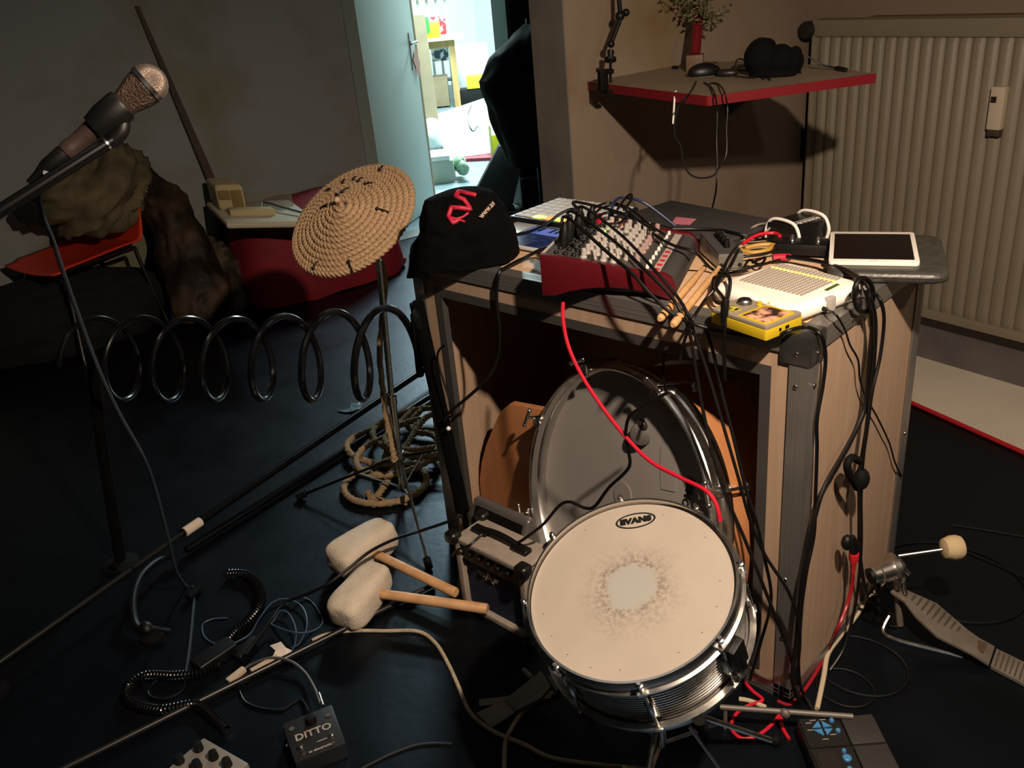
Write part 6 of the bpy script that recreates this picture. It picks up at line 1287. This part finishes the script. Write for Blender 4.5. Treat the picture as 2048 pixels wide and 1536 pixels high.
bt0, bt1 = P(1797, 1112, .20), P(1893, 1098, .22); MB().cyl(bt0, bt1, .004, n=10).build('beater_rod', STEEL, kd)
bdv = (P(1915, 1094, .225)-P(1880, 1098, .225)).normalized()
bh = MB().lathe(P(1890, 1097, .222)-bdv*.006, bdv, [(0, .012), (.004, .022), (.02, .0275), (.034, .0275), (.042, .024), (.044, .010)], 24).build('beater_head', mat('cream_felt', 'b3a07c', .9, bump=.2, bscale=200), kd)
MB().lathe(P(1890, 1097, .222)+bdv*.037, bdv, [(0, .010), (.003, .010), (.004, .004)], 14).build('beater_screw', STEEL, bh)
for (x0, y0, z0, x1, y1, z1) in ((1790, 1130, .16, 1800, 1250, .0), (1752, 1160, .14, 1775, 1245, .0)): MB().cyl(P(x0, y0, z0), P(x1, y1, .006), .008, n=10).build('frame_post', M_AL if x0 > 1780 else DARKM, kd)
MB().cyl(P(1812, 1188, .10), P(1801, 1130, .17), .004).build('drive_link', CHROME, kd); MB().cyl(P(1790, 1118, .19), P(1818, 1148, .15), .005).build('spring_arm', CHROME, kd)
MB().cyl(P(1736, 1196, .05), P(1770, 1168, .075), .0045).build('wing_bolt', CHROME, kd); MB().ball(P(1750, 1186, .06), .008, 10, 6).build('wing_bolt_head', CHROME, kd)
MB().tube(smooth([P(1778, 1232, .03), P(1766, 1262, .008), P(1790, 1278, .008), P(1860, 1296, .008), P(1925, 1312, .008)], 5), .0045, 8).build('base_wire', CHROME, kd)
MB().prism([P(1735, 1205, .012), P(1800, 1230, .012), P(1795, 1255, .012), P(1725, 1235, .012)], (0, 0, -.007)).build('base_plate', DARKM, kd, .002)
# ================================================================= floor effects board, rod
oA = V((.054, -.079, .052)); ou = V((.73, .69, 0)).normalized(); ov = V((ou.y, -ou.x, 0))
fx_ = thing('effects_board', oA+ou*.07+ov*.17-UP*.048, 'black floor effects board with blue buttons at the bottom edge', 'effects board')
def ob(a, c, h=0.0): return oA+ou*a+ov*c+UP*h
def obx(a0_, a1_, c0_, c1_, h0, h1): return MB().hexa([ob(a0_, c0_, h0), ob(a1_, c0_, h0), ob(a1_, c1_, h0), ob(a0_, c1_, h0)], [ob(a0_, c0_, h1), ob(a1_, c0_, h1), ob(a1_, c1_, h1), ob(a0_, c1_, h1)])
obx(0, .155, 0, .36, -.046, -.004).build('board_body', mat('black_board_case', '141312', .5), fx_, .004)
obx(.085, .15, .004, .075, -.006, .004).build('pedal_plate', mat('dark_grey_pedal_plate', '2c2a28', .55), fx_, .003); obx(.085, .15, .079, .20, -.006, .004).build('pedal_plate', mat('dark_grey_pedal_plate', ''), fx_, .003)
obx(.004, .082, .0, .073, -.006, .0).build('control_panel', mat('black_board_case', ''), fx_); obx(.004, .082, .077, .36, -.006, .0).build('control_panel', mat('black_board_case', ''), fx_)
M_BB = mat('sky_blue_button', '3f7fae', .4)
pcx, pcy = .042, .030
for k in range(4):
    a = math.pi/4+k*math.pi/2; c_, s_ = math.cos(a), math.sin(a)
    tri = [ob(pcx+.003*math.cos(a), pcy+.003*math.sin(a), .001), ob(pcx+.019*math.cos(a-.62), pcy+.019*math.sin(a-.62), .001), ob(pcx+.019*math.cos(a+.62), pcy+.019*math.sin(a+.62), .001)]
    MB().prism(tri, (0, 0, .003)).build('arrow_key', M_BB, fx_)
for (a, c, r) in ((.066, .012, .005), (.070, .038, .005), (.064, .088, .0045), (.064, .105, .0085), (.06, .13, .005), (.03, .14, .004)): MB().lathe(ob(a, c, 0), UP, [(0, r), (.004, r), (.006, r*.7)], 14).build('blue_button', M_BB, fx_)
for (a, c) in ((.02, .012), (.03, .006), (.05, .006), (.018, .03), (.058, .045), (.04, .055)): MB().box(ob(a, c, .0004), (.012, .002, .0006), Matrix((ou, ov, UP)).transposed()).build('print_mark', mat('pale_board_print', '8d8880', .5), fx_)
obx(.012, .048, .085, .13, 0, .0008).build('display_window', mat('dim_display', '25231f', .3), fx_)
r0, r1 = P(1440, 1414, .060), P(1706, 1433, .060)
ro = thing('grey_metal_bar', r0.lerp(r1, .5), 'pale grey metal bar lying across the floor effects board', 'bar')
MB().cyl(r0, r1, .0058, n=12).build('bar', mat('pale_grey_bar', '6c6862', .5, .3), ro)
c = P(1570, 1427, .060); MB().ball(c, (.011, .009, .011), 10, 8).build('bar_clip', mat('pale_grey_bar', ''), ro); MB().cyl(r0.lerp(r1, .04), V((r0.lerp(r1, .04).x, r0.lerp(r1, .04).y, .004)), .005).build('bar_foot', mat('pale_grey_bar', ''), ro)
MB().tube([PY(1378, 1452, -.36), P(1445, 1545, .03), P(1475, 1585, .006)], .0035, 8).build('leg_rod', CHROME, ss)

# looped lead with inline plug beside the yellow handheld
cable('handheld_lead', [P(1478, 498, TZ+.03), P(1462, 530, TZ+.05), P(1448, 552, TZ+.03), P(1428, 556, TZ+.012), P(1424, 580, TZ+.008), P(1430, 602, TZ+.008), P(1450, 606, TZ+.01), P(1458, 585, TZ+.03), P(1460, 560, TZ+.05), P(1452, 548, TZ+.05), P(1440, 552, TZ+.045), P(1432, 575, TZ+.04), P(1448, 600, TZ+.04), PY(1450, 640, -.05), PY(1448, 700, -.04), PY(1450, 760, -.03)], .0036, CABLE, 'black lead looped beside the yellow handheld')
ip = thing('inline_plug', PY(1449, 642, -.055), 'black inline plug hanging beside the yellow handheld', 'plug')
MB().lathe(PY(1452, 596, -.058), PY(1447, 640, -.058)-PY(1452, 596, -.058), [(0, .0045), (.006, .007), (.03, .0075), (.04, .0055), (.052, .0042)], 12).build('plug_body', BLK, ip)
tag(MB().ball(P(1440, 592, TZ+.008), (.012, .008, .006), 10, 6).build('red_cable_tie', mat('red_plug_plastic', '')), 'small red tie in the lead loop left of the light pad', 'tie')
